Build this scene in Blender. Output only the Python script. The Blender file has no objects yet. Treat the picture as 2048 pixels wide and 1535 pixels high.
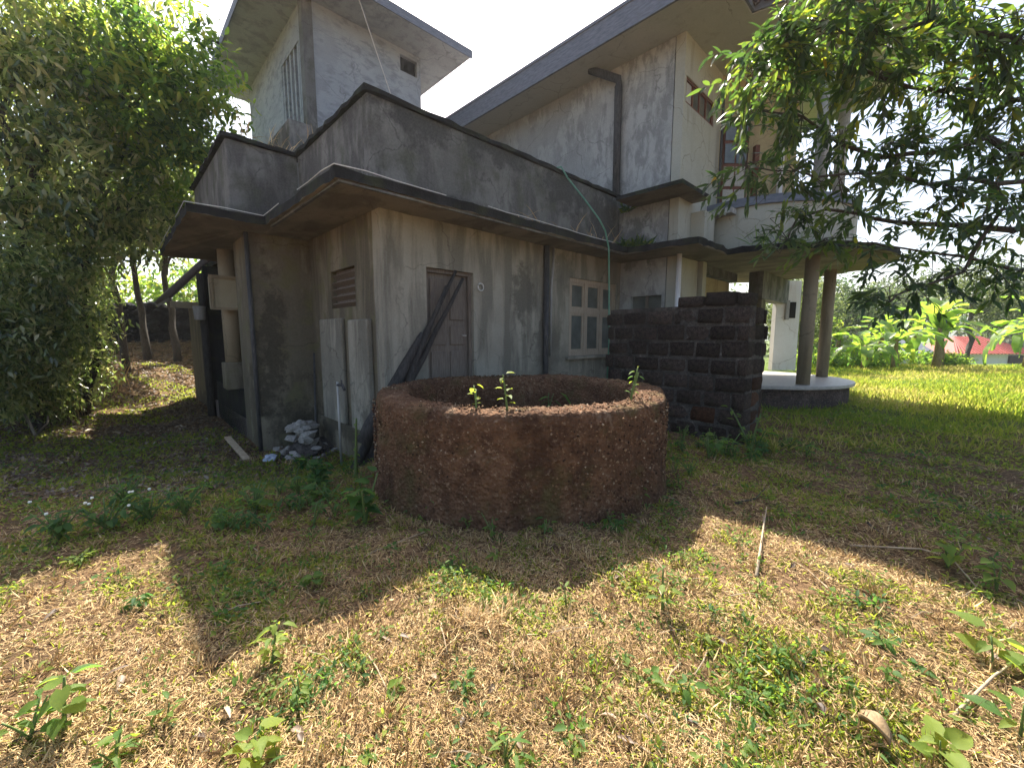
import bpy, bmesh, math, random
import numpy as np
from mathutils import Vector, Matrix, noise
from math import sin, cos, tan, pi, radians, sqrt, atan2

random.seed(7)
RNG = np.random.default_rng(7)
S = bpy.context.scene
COL = S.collection

# ------------------------------------------------------------------ camera
cam_d = bpy.data.cameras.new('camera')
cam = bpy.data.objects.new('camera', cam_d)
COL.objects.link(cam)
cam.location = (0, 0, 1.6)
cam.rotation_euler = (radians(90 - 6.68), 0, 0)
cam_d.sensor_width = 36
cam_d.lens = 14.48
cam_d.clip_start = 0.05
cam_d.clip_end = 3000
S.camera = cam

# ------------------------------------------------------------------ sky, sun, exposure
SUN_EL, SUN_AZ = 50.6, -6.5            # degrees; azimuth from +Y towards +X
world = bpy.data.worlds.new('World')
S.world = world
world.use_nodes = True
wn = world.node_tree
for n in list(wn.nodes):
    wn.nodes.remove(n)
sky = wn.nodes.new('ShaderNodeTexSky')
sky.sky_type = 'NISHITA'
sky.sun_disc = False
sky.sun_elevation = radians(SUN_EL)
sky.sun_rotation = radians(SUN_AZ)
sky.air_density = 1.0
sky.dust_density = 3.5
sky.ozone_density = 1.0
bg = wn.nodes.new('ShaderNodeBackground')
bg.inputs['Strength'].default_value = 0.10
wo = wn.nodes.new('ShaderNodeOutputWorld')
wn.links.new(sky.outputs[0], bg.inputs[0])
wn.links.new(bg.outputs[0], wo.inputs[0])

sun_d = bpy.data.lights.new('sun', 'SUN')
sun_d.energy = 5.0
sun_d.angle = radians(0.5)
sun_d.color = (1.0, 0.93, 0.82)
sun = bpy.data.objects.new('sun', sun_d)
COL.objects.link(sun)
sd = Vector((sin(radians(SUN_AZ)) * cos(radians(SUN_EL)), cos(radians(SUN_AZ)) * cos(radians(SUN_EL)), sin(radians(SUN_EL))))
sun.rotation_euler = (-sd).to_track_quat('-Z', 'Y').to_euler()
sun.location = sd * 60

S.view_settings.view_transform = 'Standard'
S.view_settings.look = 'None'
S.view_settings.exposure = 1.62
S.view_settings.gamma = 1.0
S.view_settings.use_curve_mapping = False

# ------------------------------------------------------------------ helpers
def smooth(t):
    t = np.clip(t, 0, 1)
    return t * t * (3 - 2 * t)

def ground_z(x, y):
    """height of the terrain (numpy or scalars)"""
    x = np.asarray(x, float); y = np.asarray(y, float)
    z = -0.42 * smooth((-1.2 - x) / 1.6) * smooth((y - 3.6) / 2.6)
    z = z + 0.9 * smooth((-10.5 - x) / 4.0) * smooth((y - 5) / 4)
    z = z + 1.75 * smooth((y - 16.0) / 5.5) * smooth((-6 - x) / 3)
    z = z - 3.4 * smooth((y - 22) / 26) * smooth((x - 6) / 6)
    z = z + 0.03 * np.sin(x * 2.1 + 1.3) * np.cos(y * 1.7) + 0.02 * np.sin(x * 4.7 + y * 3.9)
    return z

def gz(x, y):
    return float(ground_z(x, y))

def tag(o, label=None, cat=None, group=None, kind=None):
    if label: o['label'] = label
    if cat: o['category'] = cat
    if group: o['group'] = group
    if kind: o['kind'] = kind
    return o

def empty(name, loc=(0, 0, 0), rz=0.0, parent=None):
    o = bpy.data.objects.new(name, None)
    o.empty_display_size = 0.2
    COL.objects.link(o)
    o.location = loc
    o.rotation_euler = (0, 0, rz)
    if parent: o.parent = parent
    return o

def link(name, me, mat=None, parent=None, loc=None, rot=None, scale=None):
    o = bpy.data.objects.new(name, me)
    COL.objects.link(o)
    if mat is not None and len(me.materials) == 0:
        for m in (mat if isinstance(mat, (list, tuple)) else [mat]):
            me.materials.append(m)
    if parent: o.parent = parent
    if loc is not None: o.location = loc
    if rot is not None: o.rotation_euler = rot
    if scale is not None: o.scale = scale
    return o

class MB:
    """collects shapes into one mesh"""
    def __init__(self):
        self.v = []; self.f = []; self.m = []
    def add(self, vs, fs, mi=0):
        k = len(self.v)
        self.v += [tuple(p) for p in vs]
        self.f += [tuple(i + k for i in f) for f in fs]
        self.m += [mi] * len(fs)
        return self
    def box(self, x0, x1, y0, y1, z0, z1, mi=0, M=None):
        vs = [(x0, y0, z0), (x1, y0, z0), (x1, y1, z0), (x0, y1, z0), (x0, y0, z1), (x1, y0, z1), (x1, y1, z1), (x0, y1, z1)]
        if M is not None: vs = [tuple(M @ Vector(p)) for p in vs]
        return self.add(vs, [(0, 3, 2, 1), (4, 5, 6, 7), (0, 1, 5, 4), (1, 2, 6, 5), (2, 3, 7, 6), (3, 0, 4, 7)], mi)
    def prism(self, poly, z0, z1, side=0, top=0, bottom=0):
        n = len(poly)
        vs = [(p[0], p[1], z0) for p in poly] + [(p[0], p[1], z1) for p in poly]
        self.add(vs, [(i, (i + 1) % n, n + (i + 1) % n, n + i) for i in range(n)], side)
        k = len(self.v) - 2 * n
        self.f.append(tuple(k + i for i in reversed(range(n)))); self.m.append(bottom)
        self.f.append(tuple(k + n + i for i in range(n))); self.m.append(top)
        return self
    def tube(self, path, rad, n=8, mi=0, cap=True):
        path = [Vector(p) for p in path]
        if not isinstance(rad, (list, tuple)): rad = [rad] * len(path)
        rings = []
        up = Vector((0.13, 0.21, 1)).normalized()
        for i, p in enumerate(path):
            a = path[max(i - 1, 0)]; b = path[min(i + 1, len(path) - 1)]
            d = (b - a)
            d = d.normalized() if d.length > 1e-9 else Vector((0, 0, 1))
            if abs(d.dot(up)) > 0.97: u = d.cross(Vector((1, 0.1, 0))).normalized()
            else: u = d.cross(up).normalized()
            w = d.cross(u)
            rings.append([p + (u * cos(2 * pi * k / n) + w * sin(2 * pi * k / n)) * rad[i] for k in range(n)])
        vs = [q for r in rings for q in r]
        fs = []
        for i in range(len(path) - 1):
            for k in range(n):
                fs.append((i * n + k, i * n + (k + 1) % n, (i + 1) * n + (k + 1) % n, (i + 1) * n + k))
        if cap:
            fs.append(tuple(reversed(range(n))))
            fs.append(tuple((len(path) - 1) * n + k for k in range(n)))
        return self.add(vs, fs, mi)
    def wall(self, axis, s0, s1, t0, t1, z0, z1, openings=(), mi=0):
        ss = sorted({s0, s1, *[o[0] for o in openings], *[o[1] for o in openings]})
        for a, b in zip(ss[:-1], ss[1:]):
            mid = (a + b) / 2
            gaps = sorted((o[2], o[3]) for o in openings if o[0] < mid < o[1])
            z = z0
            for g0, g1 in gaps + [(z1, z1)]:
                if g0 > z + 1e-6:
                    if axis == 'a': self.box(a, b, t0, t1, z, g0, mi)
                    else: self.box(t0, t1, a, b, z, g0, mi)
                z = max(z, g1)
        return self
    def mesh(self, name, smooth_=False):
        me = bpy.data.meshes.new(name)
        me.from_pydata(self.v, [], self.f)
        me.polygons.foreach_set('material_index', self.m)
        if smooth_: me.polygons.foreach_set('use_smooth', [True] * len(self.f))
        me.update()
        return me
    def build(self, name, mat, parent=None, smooth_=False, bevel=0, label=None, **kw):
        o = link(name, self.mesh(name, smooth_), mat, parent, **kw)
        if bevel:
            b = o.modifiers.new('bevel', 'BEVEL'); b.width = bevel; b.segments = 2; b.limit_method = 'ANGLE'
        if label: o['label'] = label
        return o

def roughen(o, step=.22, amp=.012, freq=3.0):
    """weathered, slightly uneven concrete edges"""
    bm = bmesh.new(); bm.from_mesh(o.data)
    for _ in range(7):
        es = [e for e in bm.edges if e.calc_length() > step * 1.5]
        if not es: break
        bmesh.ops.subdivide_edges(bm, edges=es, cuts=1, use_grid_fill=True)
    for v in bm.verts:
        q = v.co.copy()
        v.co += Vector((noise.noise(q * freq), noise.noise(q * freq + Vector((9, 0, 0))), noise.noise(q * freq + Vector((0, 9, 0))) * .8)) * amp
        v.co += Vector((noise.noise(q * freq * 4), noise.noise(q * freq * 4 + Vector((9, 0, 0))), noise.noise(q * freq * 4 + Vector((0, 9, 0))))) * amp * .6
    bm.to_mesh(o.data); bm.free()
    return o

def np_mesh(name, V, F, tone=None, smooth_=False):
    """V (n,3), F (m,k) all faces the same size"""
    me = bpy.data.meshes.new(name)
    V = np.ascontiguousarray(V, dtype=np.float32); F = np.ascontiguousarray(F, dtype=np.int32)
    m, k = F.shape
    me.vertices.add(len(V)); me.vertices.foreach_set('co', V.ravel())
    me.loops.add(m * k); me.loops.foreach_set('vertex_index', F.ravel())
    me.polygons.add(m)
    me.polygons.foreach_set('loop_start', np.arange(m, dtype=np.int32) * k)
    if smooth_: me.polygons.foreach_set('use_smooth', np.ones(m, dtype=bool))
    if tone is not None:
        at = me.attributes.new('tone', 'FLOAT', 'FACE')
        at.data.foreach_set('value', np.ascontiguousarray(tone, dtype=np.float32))
    me.update(calc_edges=True)
    return me

def unit(a):
    return a / np.maximum(np.linalg.norm(a, axis=-1, keepdims=True), 1e-9)

def leaf_arrays(P, D, N, Ln, Wd, tone, mode=4, fold=0.25, droop=0.15):
    """leaves as real folded blades: P base, D axis, N upper normal; mode 4 = two triangles, mode 6 = lance shape"""
    P = np.asarray(P, float); n = len(P)
    D = unit(np.asarray(D, float)); N = np.asarray(N, float)
    Sd = unit(np.cross(D, N)); N = unit(np.cross(Sd, D))
    Ln = np.broadcast_to(np.asarray(Ln, float), (n,))[:, None]; Wd = np.broadcast_to(np.asarray(Wd, float), (n,))[:, None]
    def pt(t, s, lift):
        return P + D * Ln * t + Sd * Wd * s * 0.5 + N * (Wd * lift - Ln * droop * t * t)
    if mode == 4:
        V = np.stack([pt(0, 0, 0), pt(.45, -1, fold), pt(1, 0, 0), pt(.45, 1, fold)], 1)
        F0 = np.array([[0, 2, 1], [0, 3, 2]])
    elif mode == 6:
        V = np.stack([pt(0, 0, 0), pt(.3, -.95, fold), pt(.3, .95, fold), pt(.68, -.8, fold), pt(.68, .8, fold), pt(1, 0, 0), pt(.3, 0, 0), pt(.68, 0, 0)], 1)
        F0 = np.array([[0, 6, 1], [0, 2, 6], [1, 6, 7], [1, 7, 3], [6, 2, 4], [6, 4, 7], [3, 7, 5], [7, 4, 5]])
    else:                                   # 10: broad heart / round leaf
        V = np.stack([pt(0.06, 0, 0), pt(-.06, -.5, fold * .6), pt(.22, -1.0, fold), pt(.55, -.86, fold), pt(.8, -.4, fold * .5), pt(1, 0, 0),
                      pt(.8, .4, fold * .5), pt(.55, .86, fold), pt(.22, 1.0, fold), pt(-.06, .5, fold * .6), pt(.45, 0, 0)], 1)
        F0 = np.array([[10, k, k + 1] for k in range(9)] + [[10, 9, 0]])[:, [0, 2, 1]]
    k = V.shape[1]
    F = (np.arange(n)[:, None, None] * k + F0[None]).reshape(-1, 3)
    T = np.repeat(np.asarray(tone, float), len(F0))
    return V.reshape(-1, 3), F, T

def join_arrays(parts):
    Vs, Fs, Ts, k = [], [], [], 0
    for V, F, T in parts:
        Vs.append(V); Fs.append(F + k); Ts.append(T); k += len(V)
    return np.concatenate(Vs), np.concatenate(Fs), np.concatenate(Ts)

# ------------------------------------------------------------------ materials
def new_mat(name):
    m = bpy.data.materials.new(name); m.use_nodes = True
    nt = m.node_tree
    for n in list(nt.nodes): nt.nodes.remove(n)
    out = nt.nodes.new('ShaderNodeOutputMaterial')
    return m, nt, out

def N_(nt, typ, **kw):
    n = nt.nodes.new(typ)
    for k, v in kw.items():
        if k in n.inputs.keys(): n.inputs[k].default_value = v
        else: setattr(n, k, v)
    return n

def ramp(nt, src, stops):
    r = nt.nodes.new('ShaderNodeValToRGB')
    e = r.color_ramp.elements
    while len(e) > 1: e.remove(e[-1])
    e[0].position = stops[0][0]; e[0].color = (*stops[0][1], 1)
    for p, c in stops[1:]:
        q = e.new(p); q.color = (*c, 1)
    nt.links.new(src, r.inputs[0])
    return r

def coords(nt, sc=(1, 1, 1), src='Object'):
    tc = nt.nodes.new('ShaderNodeTexCoord')
    mp = nt.nodes.new('ShaderNodeMapping')
    mp.inputs['Scale'].default_value = sc
    nt.links.new(tc.outputs[src], mp.inputs[0])
    return mp.outputs[0]

def mixc(nt, fac, a, b):
    m = nt.nodes.new('ShaderNodeMix'); m.data_type = 'RGBA'
    for sock, v in ((m.inputs['Factor'], fac), (m.inputs[6], a), (m.inputs[7], b)):
        if isinstance(v, tuple): sock.default_value = (*v, 1) if len(v) == 3 else v
        elif isinstance(v, (int, float)): sock.default_value = v
        else: nt.links.new(v, sock)
    return m.outputs[2]

G3 = lambda v: (v, v, v)

def plaster(name, c_lo, c_hi, stain, stain_amt=0.5, streak=(1.6, 1.6, .22), scale=1.0, bump=0.25, rough=0.9, moss=None, blots=()):
    m, nt, out = new_mat(name)
    L = nt.links.new
    p = N_(nt, 'ShaderNodeBsdfPrincipled', Roughness=rough)
    p.inputs['Specular IOR Level'].default_value = .15
    c1 = coords(nt, (scale,) * 3)
    n1 = N_(nt, 'ShaderNodeTexNoise', Scale=1.1, Detail=8.0, Roughness=.65); L(c1, n1.inputs['Vector'])
    base = ramp(nt, n1.outputs[0], [(.32, c_lo), (.68, c_hi)]).outputs[0]
    n2 = N_(nt, 'ShaderNodeTexNoise', Scale=2.2, Detail=7.0, Roughness=.62, Distortion=.3); L(coords(nt, tuple(s * scale for s in streak)), n2.inputs['Vector'])
    lo = .62 - .3 * stain_amt
    msk = ramp(nt, n2.outputs[0], [(lo, G3(0)), (lo + .13, G3(1))]).outputs[0]
    col = mixc(nt, msk, base, mixc(nt, .68, base, stain))
    n5 = N_(nt, 'ShaderNodeTexNoise', Scale=.55, Detail=9.0, Roughness=.7); L(c1, n5.inputs['Vector'])
    bl = ramp(nt, n5.outputs[0], [(.52, G3(0)), (.585, G3(.85))]).outputs[0]
    col = mixc(nt, bl, col, mixc(nt, .75 * min(1, stain_amt + .15), base, stain))
    if moss:
        n4 = N_(nt, 'ShaderNodeTexNoise', Scale=3.1, Detail=6.0); L(c1, n4.inputs['Vector'])
        col = mixc(nt, ramp(nt, n4.outputs[0], [(.5, G3(0)), (.66, G3(.8))]).outputs[0], col, moss)
    for (ctr, scl, amt) in blots:                      # mould patches with a shape of their own
        raw = coords(nt, (1, 1, 1))
        nb = N_(nt, 'ShaderNodeTexNoise', Scale=3.4, Detail=9.0, Roughness=.72); L(raw, nb.inputs['Vector'])
        sub = N_(nt, 'ShaderNodeVectorMath', operation='SUBTRACT'); L(raw, sub.inputs[0]); sub.inputs[1].default_value = ctr
        mul = N_(nt, 'ShaderNodeVectorMath', operation='MULTIPLY'); L(sub.outputs[0], mul.inputs[0]); mul.inputs[1].default_value = tuple(1 / q for q in scl)
        ln_ = N_(nt, 'ShaderNodeVectorMath', operation='LENGTH'); L(mul.outputs[0], ln_.inputs[0])
        ma = N_(nt, 'ShaderNodeMath', operation='MULTIPLY_ADD'); L(nb.outputs[0], ma.inputs[0]); ma.inputs[1].default_value = 2.6; ma.inputs[2].default_value = -.55
        sb = N_(nt, 'ShaderNodeMath', operation='SUBTRACT'); L(ma.outputs[0], sb.inputs[0]); L(ln_.outputs['Value'], sb.inputs[1])
        col = mixc(nt, ramp(nt, sb.outputs[0], [(0, G3(0)), (.35, G3(amt))]).outputs[0], col, tuple(x * .8 for x in stain))
    # hairline cracks
    nw = N_(nt, 'ShaderNodeTexNoise', Scale=2.5, Detail=6.0); L(c1, nw.inputs['Vector'])
    wv = N_(nt, 'ShaderNodeMix', data_type='VECTOR'); wv.inputs['Factor'].default_value = .32
    L(c1, wv.inputs[4]); L(nw.outputs['Color'], wv.inputs[5])
    vc = N_(nt, 'ShaderNodeTexVoronoi', feature='DISTANCE_TO_EDGE', Scale=.95); L(wv.outputs[1], vc.inputs['Vector'])
    ck = ramp(nt, vc.outputs['Distance'], [(.0, G3(.75)), (.0075, G3(0))]).outputs[0]
    gate = ramp(nt, n5.outputs[0], [(.44, G3(0)), (.52, G3(1))]).outputs[0]
    gm = N_(nt, 'ShaderNodeMath', operation='MULTIPLY'); L(ck, gm.inputs[0]); L(gate, gm.inputs[1])
    col = mixc(nt, gm.outputs[0], col, tuple(x * .5 for x in stain))
    n3 = N_(nt, 'ShaderNodeTexNoise', Scale=38.0, Detail=5.0); L(c1, n3.inputs['Vector'])
    col = mixc(nt, .35, col, mixc(nt, n3.outputs[0], tuple(x * .55 for x in c_lo), c_hi))
    L(col, p.inputs['Base Color'])
    ad = N_(nt, 'ShaderNodeMath', operation='ADD'); L(n1.outputs[0], ad.inputs[0]); L(n3.outputs[0], ad.inputs[1])
    b = N_(nt, 'ShaderNodeBump', Strength=bump, Distance=.02); L(ad.outputs[0], b.inputs['Height']); L(b.outputs[0], p.inputs['Normal'])
    L(p.outputs[0], out.inputs[0])
    return m

def grain(name, c_lo, c_hi, sc=(3, 3, .4), rough=.7, bump=.2, nscale=6.0, metal=0.0, spec=.3):
    m, nt, out = new_mat(name)
    L = nt.links.new
    p = N_(nt, 'ShaderNodeBsdfPrincipled', Roughness=rough, Metallic=metal)
    p.inputs['Specular IOR Level'].default_value = spec
    n1 = N_(nt, 'ShaderNodeTexNoise', Scale=nscale, Detail=7.0, Roughness=.65); L(coords(nt, sc), n1.inputs['Vector'])
    L(ramp(nt, n1.outputs[0], [(.3, c_lo), (.7, c_hi)]).outputs[0], p.inputs['Base Color'])
    b = N_(nt, 'ShaderNodeBump', Strength=bump, Distance=.01); L(n1.outputs[0], b.inputs['Height']); L(b.outputs[0], p.inputs['Normal'])
    L(p.outputs[0], out.inputs[0])
    return m

def laterite(name, c1, c2, c3, moss=None, bump=1.0, sc=1.0, per_object=0.0):
    m, nt, out = new_mat(name)
    L = nt.links.new
    p = N_(nt, 'ShaderNodeBsdfPrincipled', Roughness=.95)
    p.inputs['Specular IOR Level'].default_value = .15
    v = coords(nt, (sc,) * 3)
    vo = N_(nt, 'ShaderNodeTexVoronoi', Scale=34.0); L(v, vo.inputs['Vector'])
    n1 = N_(nt, 'ShaderNodeTexNoise', Scale=5.0, Detail=9.0, Roughness=.7); L(v, n1.inputs['Vector'])
    n2 = N_(nt, 'ShaderNodeTexNoise', Scale=26.0, Detail=6.0, Roughness=.7); L(v, n2.inputs['Vector'])
    col = mixc(nt, ramp(nt, n1.outputs[0], [(.36, G3(0)), (.64, G3(1))]).outputs[0], c1, c2)
    col = mixc(nt, ramp(nt, n2.outputs[0], [(.56, G3(0)), (.68, G3(.75))]).outputs[0], col, c3)
    n6 = N_(nt, 'ShaderNodeTexNoise', Scale=1.7, Detail=9.0, Roughness=.72, Distortion=.6); L(coords(nt, (sc * 1.2, sc * 1.2, sc * .55)), n6.inputs['Vector'])
    col = mixc(nt, ramp(nt, n6.outputs[0], [(.5, G3(0)), (.64, G3(.5))]).outputs[0], col, tuple(x * .42 for x in c1))
    col = mixc(nt, ramp(nt, n6.outputs[0], [(.32, G3(.45)), (.42, G3(0))]).outputs[0], col, c3)
    pit = ramp(nt, n2.outputs[0], [(.3, G3(1)), (.42, G3(0))]).outputs[0]
    col = mixc(nt, pit, col, tuple(x * .3 for x in c1))
    if moss:
        n4 = N_(nt, 'ShaderNodeTexNoise', Scale=2.3, Detail=8.0, Roughness=.7); L(v, n4.inputs['Vector'])
        col = mixc(nt, ramp(nt, n4.outputs[0], [(.52, G3(0)), (.66, G3(.75))]).outputs[0], col, moss)
    if per_object:
        oi = N_(nt, 'ShaderNodeObjectInfo')
        hs = N_(nt, 'ShaderNodeHueSaturation')
        mr = N_(nt, 'ShaderNodeMapRange'); L(oi.outputs['Random'], mr.inputs[0])
        mr.inputs[3].default_value = 1 - per_object; mr.inputs[4].default_value = 1 + per_object
        L(mr.outputs[0], hs.inputs['Value']); L(col, hs.inputs['Color']); col = hs.outputs[0]
    L(col, p.inputs['Base Color'])
    ad = N_(nt, 'ShaderNodeMath', operation='ADD'); L(n2.outputs[0], ad.inputs[0]); L(vo.outputs[0], ad.inputs[1])
    b = N_(nt, 'ShaderNodeBump', Strength=bump, Distance=.03); L(ad.outputs[0], b.inputs['Height']); L(b.outputs[0], p.inputs['Normal'])
    L(p.outputs[0], out.inputs[0])
    return m

def leafmat(name, stops, trans=None, tf=.4, rough=.42, spec=.5):
    """stops: base colours along the 'tone' attribute; trans: colours of the light let through"""
    m, nt, out = new_mat(name)
    L = nt.links.new
    at = N_(nt, 'ShaderNodeAttribute', attribute_name='tone')
    p = N_(nt, 'ShaderNodeBsdfPrincipled', Roughness=rough)
    p.inputs['Specular IOR Level'].default_value = spec
    L(ramp(nt, at.outputs['Fac'], stops).outputs[0], p.inputs['Base Color'])
    if trans:
        t = N_(nt, 'ShaderNodeBsdfTranslucent')
        L(ramp(nt, at.outputs['Fac'], trans).outputs[0], t.inputs[0])
        mx = N_(nt, 'ShaderNodeMixShader'); mx.inputs[0].default_value = tf
        L(p.outputs[0], mx.inputs[1]); L(t.outputs[0], mx.inputs[2]); L(mx.outputs[0], out.inputs[0])
    else: L(p.outputs[0], out.inputs[0])
    return m

def glassmat(name, col=(.03, .05, .06), rough=.12):
    m, nt, out = new_mat(name)
    p = N_(nt, 'ShaderNodeBsdfPrincipled', Roughness=rough)
    n1 = N_(nt, 'ShaderNodeTexNoise', Scale=3.0, Detail=5.0); nt.links.new(coords(nt), n1.inputs['Vector'])
    nt.links.new(ramp(nt, n1.outputs[0], [(.3, tuple(c * .7 for c in col)), (.7, tuple(c * 1.5 for c in col))]).outputs[0], p.inputs['Base Color'])
    p.inputs['Specular IOR Level'].default_value = .6
    nt.links.new(p.outputs[0], out.inputs[0])
    return m

M = {}
M['facade'] = plaster('limewashed_plaster', (.27, .255, .205), (.42, .40, .325), (.035, .033, .027), .62, blots=[((2.8, 0, 2.35), (.5, 1, .8), .85), ((3.5, 0, 1.4), (.7, 1, .9), .6), ((.3, 0, .4), (1.2, 1, .5), .8), ((4.0, 0, 2.9), (.5, 1, .6), .6), ((5.9, 0, .9), (.9, 1, .6), .7)])
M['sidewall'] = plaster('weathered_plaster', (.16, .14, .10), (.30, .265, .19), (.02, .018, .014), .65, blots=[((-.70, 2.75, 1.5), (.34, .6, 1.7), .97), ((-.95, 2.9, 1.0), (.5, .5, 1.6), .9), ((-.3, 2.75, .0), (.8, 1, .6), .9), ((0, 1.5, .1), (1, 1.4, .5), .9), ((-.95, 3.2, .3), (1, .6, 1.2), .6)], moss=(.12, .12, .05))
M['upper'] = plaster('upper_wall_plaster', (.36, .375, .36), (.54, .555, .53), (.10, .108, .104), .55, streak=(2.2, 2.2, 1.0), blots=[((6.1, -.2, 3.7), (1, .9, .9), .95), ((6.1, -1.0, 4.7), (1, .7, .5), .6), ((6.1, .6, 4.9), (1, 1.2, .5), .7)])
M['tower'] = plaster('tower_plaster', (.29, .325, .345), (.43, .465, .48), (.14, .155, .165), .45, streak=(1.2, 1.2, 2.6))  # blue tint and extra paleness put the glare veil into the plaster colour
M['cream'] = plaster('cream_paint', (.40, .40, .33), (.52, .52, .43), (.22, .21, .15), .3, bump=.1)
M['yellow'] = plaster('yellow_paint', (.40, .34, .19), (.52, .45, .27), (.2, .16, .09), .45, bump=.1)
M['white'] = plaster('white_paint', (.72, .72, .7), (.82, .82, .8), (.4, .3, .2), .12, bump=.08)
M['mold'] = plaster('mouldy_concrete', (.10, .10, .095), (.30, .30, .275), (.012, .0125, .013), .6, streak=(1.5, 1.5, .5), blots=[((a_, 0, z_), (q_, 4, h_), .85) for a_, z_, q_, h_ in ((.6, 4.6, .9, .5), (2.2, 4.7, 1.2, .45), (3.9, 4.5, 1.0, .8), (5.2, 4.2, 1.0, .9), (-.6, 3.6, .8, .5), (1.4, 3.5, 1.3, .3))], moss=(.05, .06, .03))
M['edge'] = plaster('black_slab_edge', (.010, .0105, .011), (.045, .046, .046), (.005, .005, .005), .7, moss=(.04, .05, .02))
M['soffit'] = plaster('slab_soffit', (.19, .165, .12), (.29, .25, .19), (.06, .05, .036), .6, streak=(1, .6, 1))
M['white_soffit'] = plaster('roof_soffit', (.40, .42, .38), (.5, .52, .47), (.3, .3, .26), .2, bump=.08)
M['fascia'] = grain('roof_fascia', (.10, .12, .15), (.2, .22, .26), (1, 1, 5), .7)
M['rooftile'] = grain('clay_roof_tile', (.11, .10, .11), (.2, .17, .16), (4, 4, 4), .8)
M['dark'] = grain('dark_interior', (.012, .012, .012), (.03, .028, .025), rough=.9)
M['floor'] = grain('red_oxide_floor', (.16, .13, .12), (.28, .24, .22), (2, 2, 2), .5)
M['porchtop'] = grain('porch_cement', (.30, .28, .25), (.5, .47, .42), (2, 2, 2), .45)
M['door'] = grain('old_door_wood', (.10, .085, .07), (.22, .185, .15), (9, 9, .8), .75)
M['frame'] = grain('window_frame_paint', (.30, .25, .19), (.46, .39, .30), (8, 8, 1), .7)
M['redwood'] = grain('red_brown_timber', (.09, .035, .02), (.18, .07, .04), (8, 8, 1), .6)
M['glass'] = glassmat('window_glass', (.10, .112, .10), .08)
M['paper'] = grain('pale_shutter_pane', (.32, .31, .27), (.5, .48, .42), (6, 6, 6), .8)
M['pipe'] = grain('grey_pvc_pipe', (.22, .22, .21), (.36, .36, .34), (4, 4, 1), .55)
M['pipe_dark'] = grain('black_stained_pipe', (.025, .025, .027), (.09, .09, .09), (4, 4, 1), .7)
M['tanpipe'] = plaster('tan_pillar_plaster', (.27, .225, .15), (.38, .33, .23), (.1, .08, .055), .3, bump=.1)
M['box'] = plaster('meter_box_board', (.34, .31, .21), (.46, .42, .3), (.15, .13, .1), .3, bump=.1)
M['hose'] = grain('green_hose', (.08, .22, .15), (.15, .33, .23), rough=.4)
M['wire'] = grain('pale_wire', (.55, .55, .52), (.7, .7, .66), rough=.5)
M['steel'] = grain('galvanised_pipe', (.3, .29, .26), (.5, .48, .43), (4, 4, .6), .5, metal=.2)
M['well'] = laterite('well_laterite', (.085, .044, .026), (.20, .108, .06), (.42, .30, .20), moss=(.10, .085, .032))
M['wellrim'] = M['well']
M['stone_dark'] = laterite('blackened_laterite', (.045, .036, .032), (.125, .09, .074), (.28, .23, .19), moss=(.045, .045, .03), per_object=.4)
M['stone_red'] = laterite('red_laterite', (.09, .042, .025), (.17, .085, .05), (.26, .17, .1), per_object=.35)
M['mortar'] = laterite('old_mortar', (.06, .054, .048), (.14, .124, .108), (.25, .22, .19))
M['rubble'] = laterite('dark_rubble', (.02, .021, .024), (.05, .05, .055), (.1, .1, .11), per_object=.5)
M['bark'] = grain('bark', (.035, .03, .025), (.11, .095, .078), (6, 6, 1.2), .95, bump=.8)
M['barkpale'] = grain('pale_bark', (.18, .15, .11), (.34, .29, .22), (6, 6, 1.2), .9, bump=.6)
M['twig'] = grain('dry_twig', (.3, .22, .14), (.5, .4, .27), (3, 3, 3), .85)
M['pole'] = grain('black_weathered_timber', (.02, .02, .019), (.075, .07, .065), (7, 7, 1), .9, bump=.6)
M['stem'] = grain('green_stem', (.07, .12, .03), (.15, .2, .06), rough=.6)
M['sack'] = grain('grey_white_sack', (.16, .15, .13), (.42, .39, .34), (5, 5, 5), .8)
M['sackblue'] = grain('blue_plastic_scrap', (.3, .34, .42), (.5, .54, .62), (5, 5, 5), .5)
M['redroof'] = grain('red_roof_tile', (.30, .06, .05), (.45, .12, .09), (3, 3, 3), .7)
M['dryleaf'] = grain('dry_leaf_brown', (.17, .11, .055), (.36, .26, .14), (9, 9, 9), .7)
M['pebble'] = leafmat('laterite_pebble', [(0, (.03, .018, .012)), (.35, (.10, .05, .03)), (.7, (.22, .12, .065)), (.9, (.32, .22, .13)), (1, (.45, .38, .28))], None, 0, .95, .1)
M['flower'] = grain('white_petal', (.7, .72, .62), (.85, .86, .78), rough=.6)

GREEN = [(0, (.025, .055, .016)), (.45, (.085, .15, .035)), (.8, (.09, .15, .03)), (1, (.22, .2, .05))]
GTR = [(0, (.12, .26, .04)), (.5, (.42, .66, .08)), (.85, (.75, .9, .12)), (1, (.6, .5, .07))]
M['leaf_bush'] = leafmat('bank_foliage', [(0, (.03, .055, .022)), (.4, (.10, .14, .05)), (.75, (.26, .28, .13)), (1, (.48, .42, .24))],
                         [(0, (.10, .18, .04)), (.4, (.36, .5, .10)), (.75, (.62, .72, .17)), (1, (.95, .9, .35))], .46, .28, 1.0)
M['leaf_tree'] = leafmat('broad_leaf_foliage', GREEN, GTR, .47)
M['leaf_lance'] = leafmat('lance_leaf_foliage', [(0, (.016, .034, .016)), (.5, (.038, .072, .026)), (.9, (.09, .125, .03)), (.97, (.3, .27, .02)), (1, (.4, .2, .03))],
                          [(0, (.06, .14, .03)), (.5, (.17, .32, .05)), (.9, (.45, .6, .06)), (.97, (.75, .7, .03)), (1, (.7, .35, .05))], .36, .4, .5)
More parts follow.
